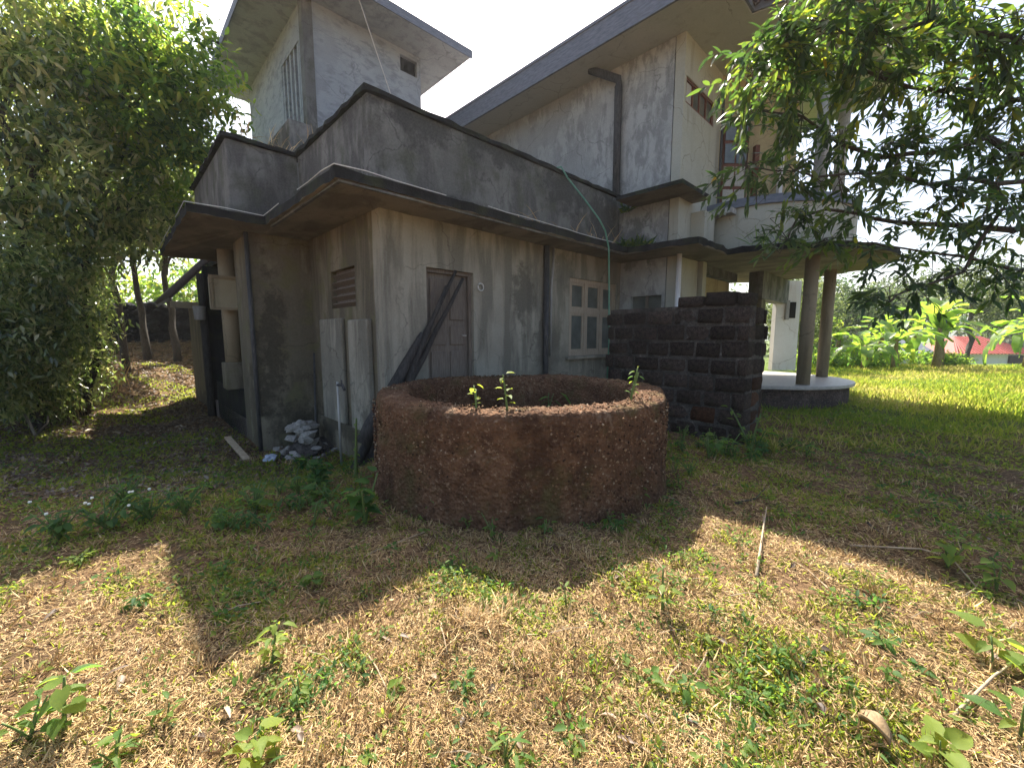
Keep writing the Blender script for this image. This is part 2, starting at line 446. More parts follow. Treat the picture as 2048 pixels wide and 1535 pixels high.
M['leaf_weed'] = leafmat('weed_leaf', [(0, (.035, .085, .03)), (.5, (.07, .14, .035)), (1, (.15, .2, .04))],
                         [(0, (.12, .32, .07)), (.5, (.30, .55, .07)), (1, (.62, .72, .07))], .45, .6, .22)
M['leaf_banana'] = leafmat('banana_leaf', [(0, (.05, .10, .02)), (.6, (.10, .17, .03)), (1, (.3, .26, .06))],
                           [(0, (.25, .48, .05)), (.6, (.5, .68, .07)), (1, (.7, .6, .1))], .5, .4, .5)
M['leaf_far'] = leafmat('far_foliage', [(0, (.03, .05, .03)), (.5, (.055, .085, .035)), (1, (.11, .13, .05))],
                        [(0, (.1, .18, .06)), (1, (.3, .36, .1))], .35, .6, .3)
M['grass'] = leafmat('green_grass', [(0, (.05, .09, .02)), (.5, (.11, .15, .03)), (.8, (.24, .23, .07)), (1, (.46, .38, .17))],
                     [(0, (.24, .4, .04)), (.5, (.55, .62, .06)), (1, (.75, .62, .2))], .5, .6, .3)
M['straw'] = leafmat('dry_straw', [(0, (.11, .07, .038)), (.25, (.34, .215, .10)), (.65, (.59, .405, .19)), (1, (.74, .59, .33))],
                     [(0, (.15, .09, .04)), (1, (.6, .42, .2))], .18, .7, .3)
M['litter'] = leafmat('dry_leaf_litter', [(0, (.05, .035, .025)), (.4, (.14, .09, .055)), (.75, (.26, .19, .12)), (1, (.42, .35, .25))],
                      [(0, (.1, .06, .03)), (1, (.4, .28, .12))], .15, .55, .5)

def ground_material():
    m, nt, out = new_mat('straw_covered_soil')
    L = nt.links.new
    p = N_(nt, 'ShaderNodeBsdfPrincipled', Roughness=.95)
    p.inputs['Specular IOR Level'].default_value = .1
    c = coords(nt)
    n1 = N_(nt, 'ShaderNodeTexNoise', Scale=.9, Detail=8.0, Roughness=.65); L(c, n1.inputs['Vector'])
    n2 = N_(nt, 'ShaderNodeTexNoise', Scale=24.0, Detail=8.0, Roughness=.75); L(c, n2.inputs['Vector'])
    n3 = N_(nt, 'ShaderNodeTexNoise', Scale=2.6, Detail=8.0, Roughness=.7); L(c, n3.inputs['Vector'])
    straw = ramp(nt, n2.outputs[0], [(.34, (.055, .034, .02)), (.52, (.19, .115, .062)), (.72, (.42, .28, .15))]).outputs[0]
    green = ramp(nt, n2.outputs[0], [(.3, (.035, .06, .015)), (.7, (.13, .16, .045))]).outputs[0]
    col = mixc(nt, ramp(nt, n3.outputs[0], [(.54, G3(0)), (.68, G3(.7))]).outputs[0], straw, green)
    col = mixc(nt, ramp(nt, n1.outputs[0], [(.56, G3(0)), (.72, G3(.6))]).outputs[0], col, (.11, .075, .045))
    # grass takes over on the lawn to the right of the porch and beyond
    sx = N_(nt, 'ShaderNodeSeparateXYZ'); L(c, sx.inputs[0])
    mx = N_(nt, 'ShaderNodeMapRange'); L(sx.outputs[0], mx.inputs[0]); mx.inputs[1].default_value = 4.5; mx.inputs[2].default_value = 9
    my = N_(nt, 'ShaderNodeMapRange'); L(sx.outputs[1], my.inputs[0]); my.inputs[1].default_value = 4.5; my.inputs[2].default_value = 8
    mu = N_(nt, 'ShaderNodeMath', operation='MULTIPLY'); L(mx.outputs[0], mu.inputs[0]); L(my.outputs[0], mu.inputs[1])
    lawn = ramp(nt, n2.outputs[0], [(.3, (.05, .09, .015)), (.55, (.11, .16, .03)), (.75, (.28, .25, .09))]).outputs[0]
    col = mixc(nt, mu.outputs[0], col, lawn)
    L(col, p.inputs['Base Color'])
    b = N_(nt, 'ShaderNodeBump', Strength=.9, Distance=.04); L(n2.outputs[0], b.inputs['Height']); L(b.outputs[0], p.inputs['Normal'])
    L(p.outputs[0], out.inputs[0])
    return m
M['ground'] = ground_material()

# ------------------------------------------------------------------ ground (one sheet to the horizon)
def build_ground():
    def axis(lims):
        xs = []
        for a, b, st in lims: xs += list(np.arange(a, b, st))
        return np.array(xs + [lims[-1][1]])
    xs = axis([(-900, -100, 80), (-100, -30, 7), (-30, -9, .7), (-9, 9, .12), (9, 30, .7), (30, 100, 7), (100, 900, 80)])
    ys = axis([(-300, -30, 45), (-30, -2, 2), (-2, 9, .12), (9, 30, .6), (30, 100, 5), (100, 1500, 100)])
    X, Y = np.meshgrid(xs, ys)
    Z = ground_z(X, Y)
    near = np.exp(-((X / 9) ** 2 + ((Y - 3) / 8) ** 2))
    Z = Z + near * RNG.normal(0, .006, X.shape)
    nx, ny = len(xs), len(ys)
    V = np.stack([X, Y, Z], -1).reshape(-1, 3)
    # leave the well shaft open
    i = np.arange(ny - 1)[:, None] * nx + np.arange(nx - 1)[None]
    F = np.stack([i, i + 1, i + nx + 1, i + nx], -1).reshape(-1, 4)
    cen = V[F].mean(1)
    keep = (cen[:, 0] - .09) ** 2 + (cen[:, 1] - 4.92) ** 2 > 1.40 ** 2
    me = np_mesh('ground', V, F[keep], smooth_=True)
    o = link('ground', me, M['ground'])
    tag(o, kind='structure')
build_ground()

# ------------------------------------------------------------------ the house (local frame: x = a along the door wall, y = b into the house)
C0 = Vector((-1.8, 5.8, 0))
HROT = radians(44.1)
house = empty('house', C0, HROT)
tag(house, 'weathered two storey house with tower, mouldy parapets and round porch', 'house')
HM = Matrix.Translation(C0) @ Matrix.Rotation(HROT, 4, 'Z')
CC = (9.65, -1.83)                        # centre of the round porch

def arc(r, a0, a1, n, c=CC):
    return [(c[0] + r * cos(a0 + (a1 - a0) * i / n), c[1] + r * sin(a0 + (a1 - a0) * i / n)) for i in range(n + 1)]

# --- ground floor walls
DOOR = (.72, 1.62, .55, 2.62)
WIN = (4.17, 5.95, 1.17, 2.8)
w = MB().wall('a', 0, 6.1, 0, .22, -.8, 3.32, [DOOR, WIN])
w.build('front_wall', M['facade'], house, label='grey white front wall with black mould stains')
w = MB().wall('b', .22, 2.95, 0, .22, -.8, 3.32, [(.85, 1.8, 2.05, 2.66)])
w.build('side_wall', M['sidewall'], house, label='shaded brown stained side wall left of the corner')
w = MB().wall('a', -.95, -.002, 2.75, 2.95, -.9, 3.32)
w.box(-.95, -.73, 2.952, 3.95, -.9, 3.32)
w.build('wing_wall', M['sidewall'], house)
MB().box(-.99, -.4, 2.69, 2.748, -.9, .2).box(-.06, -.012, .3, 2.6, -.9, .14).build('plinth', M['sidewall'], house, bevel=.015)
# veranda behind: floor, back wall, pillar with block and box
MB().box(-.95, 1.2, 3.952, 8.2, -.9, -.02).build('veranda_floor', M['floor'], house)
MB().box(.9, 1.1, 3.952, 8.0, -.018, 3.32).build('veranda_wall', M['sidewall'], house)
MB().tube([(-.93, 4.8, 1.05), (-.93, 4.8, 3.32)], .15, 16).build('pillar', M['tanpipe'], house, True)
MB().box(-1.12, -.78, 4.6, 5.0, .5, 1.05).build('pillar_base', M['sidewall'], house, bevel=.02)
MB().box(-.95, -.8, 3.96, 6.9, -.9, .5).build('dark_gap_wall', M['edge'], house)  # black face stands in for the dark opening below the pillar block
bx = MB().box(-1.29, -.75, 4.4, 4.62, 2.12, 2.74).build('meter_box', M['box'], house, bevel=.01, label='beige box fixed across the veranda pillar')
MB().box(-1.31, -.73, 4.36, 4.398, 2.10, 2.15).box(-1.31, -.73, 4.36, 4.398, 2.70, 2.76).box(-1.31, -1.26, 4.36, 4.398, 2.152, 2.698).box(-.78, -.73, 4.36, 4.398, 2.152, 2.698).build('box_rim', M['tanpipe'], bx)
MB().box(-.98, 1.0, 7.3, 7.5, -1.0, 3.3).build('rear_wall', M['edge'], house)
MB().tube([(-1.06, 7.2, -.4), (-1.06, 7.2, 3.1)], .08, 10).build('post', M['pole'], house, True)
# plaster piers on the side wall
p = MB(); p.box(-.07, -.002, 1.3, 2.25, .14, 1.88); p.build('pier', M['facade'], house, bevel=.02)
p = MB(); p.box(-.09, -.002, .32, 1.0, .14, 1.84); p.build('pier', M['facade'], house, bevel=.02)
# side louvre in the side wall
v = MB().box(.1, .12, .85, 1.8, 2.05, 2.66).build('louvre', M['door'], house, label='small dark wooden vent in the side wall')
for k in range(5):
    z = 2.1 + k * .115
    Mx = Matrix.Translation((.06, 1.325, z)) @ Matrix.Rotation(radians(35), 4, 'Y')
    MB().box(-.05, .05, -.47, .47, -.008, .008, M=Mx).build('slat', M['door'], v)

# --- door
d = MB().box(.78, 1.56, .12, .16, .56, 2.56).build('door', M['door'], house, label='old brown panelled wooden door')
for (a0, a1, z0, z1) in ((.84, 1.13, .7, 1.35), (1.21, 1.5, .7, 1.35), (.84, 1.13, 1.45, 1.75), (1.21, 1.5, 1.45, 1.75), (.84, 1.13, 1.85, 2.48), (1.21, 1.5, 1.85, 2.48)):
    MB().box(a0, a1, .095, .118, z0, z1).build('panel', M['door'], d, bevel=.012)
MB().tube([(1.5, .115, 1.6), (1.5, .06, 1.6), (1.42, .06, 1.6)], .012, 8).build('handle', M['steel'], d)
f = MB().box(.722, .778, .06, .2, .56, 2.618).box(1.562, 1.618, .06, .2, .56, 2.618).box(.78, 1.56, .06, .2, 2.562, 2.618)
f.build('door_frame', M['door'], house)
MB().box(.5, 1.9, -.55, -.003, -.5, .42).box(.55, 1.85, -.3, -.003, .422, .55).build('step', M['mold'], house, bevel=.02)
# --- window: two rows of three lights
wf = MB()
A0, A1, Z0, Z1 = WIN
cols = [A0, A0 + .61, A0 + 1.2, A1]
mid = 2.12
for i, a in enumerate(cols):
    t = .045
    c = min(max(a, A0 + t), A1 - t)
    wf.box(c - t, c + t, .03, .13, Z0 + .002, Z1 - .002)
for i in range(3):
    for z in (Z0 + .045, mid, Z1 - .045):
        wf.box(max(cols[i], A0 + .0) + (.047 if i else .092), cols[i + 1] - (.047 if i < 2 else .092), .035, .125, z - .042, z + .042)
win = wf.build('window', M['frame'], house, label='three light window with beige frame and dark panes')
for i in range(3):
    for z0, z1 in ((Z0 + .09, mid - .044), (mid + .044, Z1 - .09)):
        l, r = cols[i] + (.047 if i else .092), cols[i + 1] - (.047 if i < 2 else .092)
        s = MB()
        s.box(l + .002, l + .05, .05, .1, z0, z1).box(r - .05, r - .002, .05, .1, z0, z1).box(l + .052, r - .052, .05, .1, z0, z0 + .05).box(l + .052, r - .052, .05, .1, z1 - .05, z1)
        s.build('sash', M['frame'], win)
        MB().box(l + .052, r - .052, .072, .078, z0 + .052, z1 - .052).build('pane', M['glass'], win)
MB().box(A0 - .12, A1 + .1, -.09, -.002, Z0 - .07, Z0 - .002).build('sill', M['facade'], house, bevel=.01)
MB().box(4.1, 6.05, .4, .42, -.5, 3.3).build('room_lining', M['dark'], house)

# --- lower roof slab with its sunshade
a_in = math.acos((6.85 - CC[0]) / 2.85)
slab = [(-.84, -.69), (5.22, -.69), (5.25, -2.15)] + [(x, y) for x, y in arc(2.85, pi + .113, 2 * pi + .6, 40)] + [(12.4, 8), (-.8, 8.0), (-.8, 6.5), (-1.82, 6.5), (-1.84, 2.06), (-.87, 2.06)]
mb = MB(); mb.prism(slab, 3.32, 3.44, side=1, top=1, bottom=0)
roughen(mb.build('sunshade_slab', [M['soffit'], M['edge']], house), .13, .03, 4)
drip = [(-.86, -.71), (5.2, -.71), (5.23, -2.17)]
cab = MB()
pts = []
for (x0, y0), (x1, y1) in zip([(-1.85, 6.4), (-1.86, 2.04), (-.89, 2.04), (-.86, -.71)], [(-1.86, 2.04), (-.89, 2.04), (-.86, -.71), (5.0, -.71)]):
    n = max(2, int(math.hypot(x1 - x0, y1 - y0) / .35))
    pts += [(x0 + (x1 - x0) * i / n, y0 + (y1 - y0) * i / n, 3.455 + random.uniform(-.012, .012)) for i in range(n)]
for i0 in range(0, len(pts) - 4, 9):
    cab.tube(pts[i0:i0 + random.choice((6, 8, 10))], .006, 5)
tag(cab.build('eave_wire', M['wire'], house, True), kind='stuff')
# weather bead under the slab lip
MB().box(-.8, 5.2, -.66, -.62, 3.29, 3.318).box(-.8, -.76, -.618, 2.02, 3.29, 3.318).build('drip_bead', M['mold'], house)

# --- terrace parapet
pr = MB()
ZP = 4.7
pr.box(-.14, 5.9, -.06, .1, 3.442, ZP)
pr.box(-.14, .02, .102, 2.68, 3.442, ZP)
pr.box(-1.2, -.142, 2.68 - .0, 2.84, 3.442, ZP)
pr.box(-1.2, -1.04, 2.842, 6.0, 3.442, ZP)
pr.build('parapet', M['mold'], house, bevel=.02)
cp = MB()
cp.box(-.19, 5.9, -.11, .14, ZP + .002, ZP + .06).box(-.19, .06, .142, 2.62, ZP + .002, ZP + .06).box(-1.26, .06, 2.622, 2.89, ZP + .002, ZP + .06).box(-1.26, -1.0, 2.892, 6.05, ZP + .002, ZP + .06)
roughen(cp.build('parapet_cap', M['edge'], house), .13, .034, 4)
# --- stair head parapet before the tower
sp = MB().box(.32, 4.6, 4.5, 4.66, 3.442, 6.15).box(.32, .48, 4.662, 11, 3.442, 6.15)
sp.build('stair_parapet', M['mold'], house, bevel=.02)
# --- tower
TA0, TA1, TB0, TB1, TZ = 1.43, 4.84, 6.5, 11.9, 10.12
t = MB()
t.wall('a', TA0, TA1, TB0, TB0 + .2, 3.442, TZ, [(4.15, 4.72, 9.5, 9.95)])
t.wall('b', TB0 + .202, TB1, TA0, TA0 + .2, 3.442, TZ, [(6.95, 8.45, 7.3, 9.3)])
t.box(TA1 - .2, TA1, TB0 + .202, TB1, 3.442, TZ)
t.box(TA0, TA1, TB1, TB1 + .2, 3.442, TZ)
t.build('tower_wall', M['tower'], house, label='blue grey tower walls rising behind the parapets')
MB().box(TA0 - .05, TA0 - .002, TB0 - .05, TB0 + .22, 3.5, TZ).box(TA0, TA0 + .2, TB0 - .05, TB0 - .002, 3.5, TZ).build('tower_corner_pier', M['mold'], house)
o = 1.12
tr = MB().box(TA0 - o, TA1 + o, TB0 - o, TB1 + o, TZ + .002, TZ + .14)
tr.build('tower_roof', M['tower'], house, bevel=.01)
MB().box(TA0 - o - .03, TA1 + o + .03, TB0 - o - .03, TB0 - o - .002, TZ - .03, TZ + .2).box(TA0 - o - .03, TA0 - o - .002, TB0 - o, TB1 + o, TZ - .03, TZ + .2).build('tower_fascia', M['fascia'], house)
lv = MB().box(TA0 + .1, TA0 + .12, 6.95, 8.45, 7.3, 9.3).build('tower_louvre', M['dark'], house)
for k in range(5):
    b = 7.05 + k * .32
    MB().box(TA0 + .02, TA0 + .09, b, b + .12, 7.3, 9.3).build('fin', M['tower'], lv)
MB().box(4.15, 4.72, TB0 + .12, TB0 + .14, 9.5, 9.95).build('tower_vent', M['dark'], house)
MB().tube([(TA0 - o - .3, 10.2, TZ + .1), (TA0 - o + .1, 10.2, TZ + .1)], .04, 8).build('rain_spout', M['pipe_dark'], house)

# --- main two storey block
MA, MBF, MZ = 6.1, -1.35, 7.7
mw = MB()
mw.wall('b', MBF + .22, 12, MA, MA + .22, 3.442, MZ)
mw.build('upper_side_wall', M['upper'], house, label='tall streaked grey wall of the upper storey')
mw = MB()
mw.wall('a', MA, 8.12, MBF, MBF + .2, 3.442, MZ, [(6.2, 7.72, 6.4, 6.92)])
mw.build('cream_wall', M['cream'], house, label='cream painted upper wall with strip window')
st = MB().box(6.202, 6.26, MBF + .02, MBF + .1, 6.402, 6.918).box(7.66, 7.718, MBF + .02, MBF + .1, 6.402, 6.918).box(6.262, 7.658, MBF + .02, MBF + .1, 6.402, 6.45).box(6.262, 7.658, MBF + .02, MBF + .1, 6.87, 6.918)
for k in range(1, 4):
    a = 6.26 + k * .35; st.box(a - .02, a + .02, MBF + .03, MBF + .09, 6.452, 6.868)
stw = st.build('strip_window', M['redwood'], house)
for k in range(4):
    MB().box(6.285 + k * .35, 6.585 + k * .35, MBF + .06, MBF + .066, 6.452, 6.868).build('pane', M['paper'] if k == 0 else M['glass'], stw)
# ground floor of the main block
mw = MB()
mw.wall('b', MBF + .22, -.002, MA, MA + .22, -.6, 3.318, [(-1.05, -.3, 1.15, 2.5)])
mw.build('recess_wall', M['upper'], house)
ww = MB().box(MA + .1, MA + .12, -1.05, -.3, 1.15, 2.5).build('recess_window', M['glass'], house)
MB().box(MA + .04, MA + .098, -.70, -.65, 1.152, 2.498).box(MA + .04, MA + .098, -1.048, -.702, 1.8, 1.86).box(MA + .04, MA + .098, -.648, -.302, 1.8, 1.86).build('window_bar', M['door'], ww)
mw = MB().wall('a', MA, 7.25, MBF, MBF + .2, -.6, 3.318, [(6.32, 7.0, 1.0, 2.45)])
mw.build('corner_wall', M['cream'], house)
MB().box(6.32, 7.0, MBF + .1, MBF + .12, 1.0, 2.45).build('corner_window', M['glass'], house)
MB().tube([(5.98, -1.47, -.6), (5.98, -1.47, 3.32)], .055, 10).build('thin_post', M['white'], house, True)
MB().box(7.3, 7.52, -1.45, -1.23, -.2, 3.318).build('porch_pilaster', M['cream'], house, bevel=.01)
MB().wall('a', 7.54, 10.1, -1.1, -.9, -.2, 3.1).build('yellow_wall', M['yellow'], house, label='yellow painted wall under the round porch')
MB().box(7.54, 10.1, -1.3, -.9, 3.102, 3.318).build('lintel', M['mold'], house)
MB().box(10.12, 10.5, -1.95, -1.6, .5, 2.58).build('porch_pier', M['sidewall'], house)
MB().box(9.95, 13.0, -2.0, -1.65, 2.6, 3.318).build('porch_beam', M['mold'], house)
Rm = HM.inverted()
def wbox(mb, x0, x1, y0, y1, z0, z1):
    return mb.box(x0, x1, y0, y1, z0, z1, M=Rm)
wbox(MB(), 8.35, 9.1, 13.2, 13.4, .5, 3.31).build('white_wall', M['white'], house, label='bright white end wall seen past the porch columns')
wbox(MB(), 8.72, 8.95, 13.17, 13.197, 2.15, 2.65).build('wall_opening', M['dark'], house)
wbox(MB(), 8.62, 8.72, 13.12, 13.197, 2.1, 2.7).build('opening_frame', M['pipe'], house)
MB().box(6.32, 12.2, 2.5, 2.7, -.3, 3.3).build('inner_wall', M['dark'], house)
# round porch floor and columns
MB().prism(arc(2.3, 0, 2 * pi - 2 * pi / 64, 63), .42, .5).build('porch_floor', M['porchtop'], house, bevel=.012, label='pale round cement porch floor')
MB().prism(arc(2.2, 0, 2 * pi - 2 * pi / 64, 63), -.4, .418).build('porch_base', M['stone_dark'], house)
for wx, wy in ((6.6, 9.29), (8.36, 11.07), (4.9, 9.75)):
    q = Rm @ Vector((wx, wy, 0))
    if wx < 5: continue
    MB().tube([(q.x, q.y, .502), (q.x, q.y, 3.319)], .135, 24).build('column', M['tanpipe'], house, True)
    MB().tube([(q.x, q.y, 4.62), (q.x, q.y, MZ - .1)], .13, 24).build('column', M['upper'], house, True)
# round balcony
ring = MB()
na = 56
for (ri, ro, z0, z1, nm, mt) in ((1.94, 2.06, 3.442, 4.44, 'balcony_wall', 'cream'), (1.92, 2.12, 4.442, 4.62, 'balcony_rail', 'fascia')):
    r_ = MB()
    out_ = arc(ro, pi * .86, 2 * pi + .9, na); inn = arc(ri, pi * .86, 2 * pi + .9, na)
    vs = []
    for (x, y), (xi, yi) in zip(out_, inn): vs += [(x, y, z0), (x, y, z1), (xi, yi, z1), (xi, yi, z0)]
    fs = [(0, 1, 2, 3)]
    for i in range(na):
        k = 4 * i
        for j in range(4): fs.append((k + j, k + 4 + j, k + 4 + (j + 1) % 4, k + (j + 1) % 4))
    fs.append(tuple(4 * na + j for j in (3, 2, 1, 0)))
    r_.add(vs, fs).build(nm, M[mt], house, True if nm == 'x' else False)
MB().box(7.3, 8.3, -2.0, MBF - .002, 4.3, 4.42).build('ledge_slab', M['upper'], house, bevel=.01)
MB().box(6.74, 7.3, MBF - .3, MBF - .002, 3.442, 4.3).build('ledge_wall', M['cream'], house)
MB().prism([(5.35, -.3), (5.35, -1.75), (6.75, -1.75), (6.75, -1.352), (6.098, -1.352), (6.098, -.3)], 4.5, 4.58, side=1, top=1).build('window_shade', [M['soffit'], M['edge']], house)
# balcony back wall, running straight across
wbox(MB(), 4.96, 6.85, 10.5, 10.7, 3.45, MZ - .01).build('balcony_back_wall', M['yellow'], house)
bw = wbox(MB(), 5.06, 5.66, 10.44, 10.497, 4.6, 6.75).build('balcony_window', M['redwood'], house, label='red brown balcony window with paned shutters')
for ix in range(2):
    for iz in range(4):
        x0 = 5.09 + ix * .28; z0 = 4.66 + iz * .52
        wbox(MB(), x0, x0 + .24, 10.415, 10.438, z0, z0 + .44).build('pane', M['paper'] if iz < 2 else M['glass'], bw)
wbox(MB(), 5.80, 5.9, 10.38, 10.497, 4.3, 6.1).build('door_post', M['redwood'], house)
wbox(MB(), 6.42, 6.5, 10.38, 10.497, 4.3, 6.3).build('door_post', M['white'], house)
MB().tube([(7.98, -1.45, 4.45), (7.98, -1.45, 7.4)], .03, 8).build('cable_pipe', M['pipe_dark'], house)
# upper downpipe
MB().tube([(5.75, .75, 7.72), (5.98, .12, 7.35), (5.98, .12, 7.2), (5.98, .1, 4.2)], .085, 12).build('downpipe', M['pipe_dark'], house, True)
# lower downpipes on the front wall
MB().tube([(3.36, -.07, 3.3), (3.36, -.07, -.2)], .055, 12).build('downpipe', M['pipe_dark'], house, True)
MB().tube([(3.62, -.03, 3.3), (3.56, -.06, 2.9), (3.5, -.07, 2.5), (3.5, -.07, 1.2)], .025, 8).build('small_pipe', M['pipe'], house, True)
MB().tube([(-1.0, 2.71, 3.3), (-1.0, 2.71, -.6)], .035, 10).build('drain_pipe', M['pipe_dark'], house, True)

# --- main roof: soffit, fascia and tiled hip
rs = [(5.2, -2.4), (6.62, -2.4)] + arc(3.12, pi + .184, 2 * pi + .7, 44) + [(13.2, 12.4), (5.2, 12.4)]
MB().prism(rs, MZ, MZ + .1).build('roof_soffit', M['white_soffit'], house)
fa = MB()
def strip(mb, path, z0, z1, th):
    for (x0, y0), (x1, y1) in zip(path[:-1], path[1:]):
        d = Vector((x1 - x0, y1 - y0, 0)); L_ = d.length
        if L_ < 1e-6: continue
        d.normalize(); n = Vector((d.y, -d.x, 0))
        p0 = Vector((x0, y0, 0)); p1 = Vector((x1, y1, 0))
        q0 = p0 + n * th; q1 = p1 + n * th
        mb.add([(p0.x, p0.y, z0), (p1.x, p1.y, z0), (q1.x, q1.y, z0), (q0.x, q0.y, z0), (p0.x, p0.y, z1), (p1.x, p1.y, z1), (q1.x, q1.y, z1), (q0.x, q0.y, z1)],
               [(0, 3, 2, 1), (4, 5, 6, 7), (0, 1, 5, 4), (1, 2, 6, 5), (2, 3, 7, 6), (3, 0, 4, 7)])
strip(fa, [(5.19, 12.4), (5.19, -2.42)], MZ - .04, MZ + .5, .05)
fa.build('roof_fascia', M['fascia'], house)
fa = MB(); strip(fa, [(5.2, -2.41), (6.6, -2.41)] + arc(3.13, pi + .184, 2 * pi + .7, 44), MZ + .02, MZ + .22, .04)
fa.build('roof_fascia', M['fascia'], house)
# hip roof planes
hz = MZ + .22
hip = MB()
hip.add([(5.12, -2.5, hz + .2), (13.4, -2.5, hz), (13.4, 12.5, hz), (5.12, 12.5, hz + .2), (9, 1.5, hz + 1.4), (9, 8.5, hz + 1.4)], [(0, 1, 4), (1, 2, 5, 4), (2, 3, 5), (3, 0, 4, 5)])
hip.build('roof', M['rooftile'], house)
cone = MB()
ca = arc(3.25, 0, 2 * pi - 2 * pi / 48, 47)
cone.add([(x, y, hz - .02) for x, y in ca] + [(CC[0], CC[1], hz + 1.3)], [(i, (i + 1) % 48, 48) for i in range(48)])
cone.build('porch_roof', M['rooftile'], house)
# rounded tile ends along the front edge of the roof
te = MB()
edge = [(5.2 + .21 * i, -2.46) for i in range(8)] + arc(3.2, pi + .2, 2 * pi + .6, 52)
for i in range(len(edge) - 1):
    x, y = edge[i]; x1, y1 = edge[i + 1]
    d = Vector((x1 - x, y1 - y, 0)); d.normalize(); n = Vector((d.y, -d.x, 0))
    c = Vector((x, y, hz - .03))
    te.tube([c + n * .09 - Vector((0, 0, .03)), c - n * .35 + Vector((0, 0, .1))], .085, 8)
tile_o = te.build('tile_edge', M['rooftile'], house)
tile_o['kind'] = 'stuff'
# ferns and weeds rooted on the ledges and parapets
def tuft(parent, name, pts, n, ln, wd, mat, seed, up=1.0, frame=Matrix.Identity(4)):
    r = np.random.default_rng(seed)
    P = np.repeat(np.array(pts, float), n, 0) + r.normal(0, .05, (len(pts) * n, 3)) * np.array([1, 1, .1])
    D = r.normal(0, 1, P.shape); D[:, 2] = np.abs(D[:, 2]) * up + .4
    N = np.tile([[0, 0, 1.]], (len(P), 1)) + r.normal(0, .3, P.shape)
    arr = leaf_arrays(P, D, N, r.uniform(.6, 1.2, len(P)) * ln, wd, r.uniform(.2, 1, len(P)), 6, .2, .35)
    return tag(link(name, np_mesh(name, *arr), mat, parent), kind='stuff')
tuft(house, 'ledge_weeds', [(5.5 + .1 * i, -.45 - .06 * i, 3.46) for i in range(6)] + [(5.7, -.9, 3.46), (5.9, -.5, 3.6), (5.95, -.2, 4.4)], 26, .3, .05, M['leaf_lance'], 3)
tuft(house, 'parapet_weeds', [(.1, 4.4, 5.3), (-.5, 2.75, 4.77), (-.2, 2.75, 4.77), (-.9, 2.75, 4.77), (.02, 2.6, 4.77)], 9, .45, .012, M['straw'], 5, 3.0)
tuft(house, 'ledge_weeds', [(2.2 + .45 * i, -.55, 3.45) for i in range(7)], 4, .45, .012, M['straw'], 6, 1.0)
tuft(house, 'slab_weeds', [(6.9 + .25 * i, -2.6 - .15 * i, 3.45) for i in range(8)], 12, .35, .02, M['leaf_weed'], 8, 1.4)

def hw(a, b, z=0):
    return tuple(HM @ Vector((a, b, z)))

# ------------------------------------------------------------------ things against the house
o = MB().tube([hw(3.6, .2, 4.8), hw(3.69, -.13, 4.79), hw(3.8, -.2, 4.6), hw(3.97, -.5, 4.16), hw(4.12, -.72, 3.8), hw(4.24, -.78, 3.6), hw(4.38, -.78, 3.3), hw(4.45, -.77, 2.4), hw(4.52, -.75, 1.4), hw(4.56, -.7, .6)], .016, 8).build('hose', M['hose'], smooth_=True)
tag(o, 'thin green hose hanging from the parapet past the window', 'hose')
pts = []
for i in range(21):
    t_ = i / 20
    P0 = Vector(hw(1.9, 5.3, 11.0)); P1 = Vector(hw(3.54, 6.0, 8.31)); P2 = Vector(hw(4.3, 6.3, 7.2))
    q = P0 * (1 - t_) ** 2 + P1 * 2 * t_ * (1 - t_) + P2 * t_ ** 2
    pts.append(q)
o = MB().tube(pts, .014, 5).build('cable', M['wire'], smooth_=True)
tag(o, 'pale thin cable slung down the front of the tower', 'cable')
lp = empty('timber_poles', (-2.15, 5.55, gz(-2.15, 5.55)))
tag(lp, 'bundle of blackened poles leaning against the wooden door', 'poles')
base = Vector(lp.location)
tops = [hw(1.2, -.1, 2.6), hw(1.35, -.1, 2.5), hw(1.0, -.12, 2.35)]
for k, tp in enumerate(tops):
    b0 = Vector((-.05 + .09 * k, .05 * k, .0)); t0 = Vector(tp) - base
    path = [b0.lerp(t0, s) + Vector((random.uniform(-.02, .02), random.uniform(-.02, .02), -.05 * sin(pi * s))) for s in np.linspace(0, 1, 8)]
    MB().tube(path, [.075 - .05 * s for s in np.linspace(0, 1, 8)], 9).build('pole', M['pole'], lp, True)
# frond like sheath wrapped round the lower half
path = [Vector((.05, .03, .3)).lerp(Vector(tops[0]) - base, s) for s in np.linspace(.02, .62, 8)]
MB().tube(path, [.11, .13, .12, .11, .09, .075, .06, .04], 9).build('bark_sheath', M['pole'], lp, True)

o = MB().tube([hw(-.22, 2.25, -.05), hw(-.06, 2.62, 1.28)], .018, 7).build('metal_rod', M['pipe_dark'])
tag(o, 'dark thin rod leaning in the corner by the rubbish heap', 'rod')
tp = empty('standpipe', hw(-.3, .95, -.45))
tag(tp, 'thin upright water pipe with a tap beside the well', 'water pipe')
MB().tube([(0, 0, 0), (0, 0, 1.35)], .018, 8).build('riser', M['steel'], tp, True)
MB().tube([(0, 0, 1.3), (.1, -.05, 1.3), (.13, -.06, 1.22)], .022, 8).tube([(.08, -.04, 1.3), (.08, -.04, 1.38)], .012, 6).build('tap', M['pipe_dark'], tp, True)
o = MB().tube([hw(.55, -.03, 2.55), hw(1.75, -.04, 2.44)], .01, 6).build('x', M['wire']); bpy.data.objects.remove(o)
rg = MB()
c = Vector(hw(1.75, -.035, 2.4))
rg.tube([c + Vector((cos(HROT) * .06 * cos(t_), sin(HROT) * .06 * cos(t_), .06 * sin(t_))) for t_ in np.linspace(0, 2 * pi, 17)], .012, 6, cap=False)
o = rg.build('wire_ring', M['wire'], smooth_=True)
tag(o, 'small white ring hanging on the wall right of the door', 'ring')

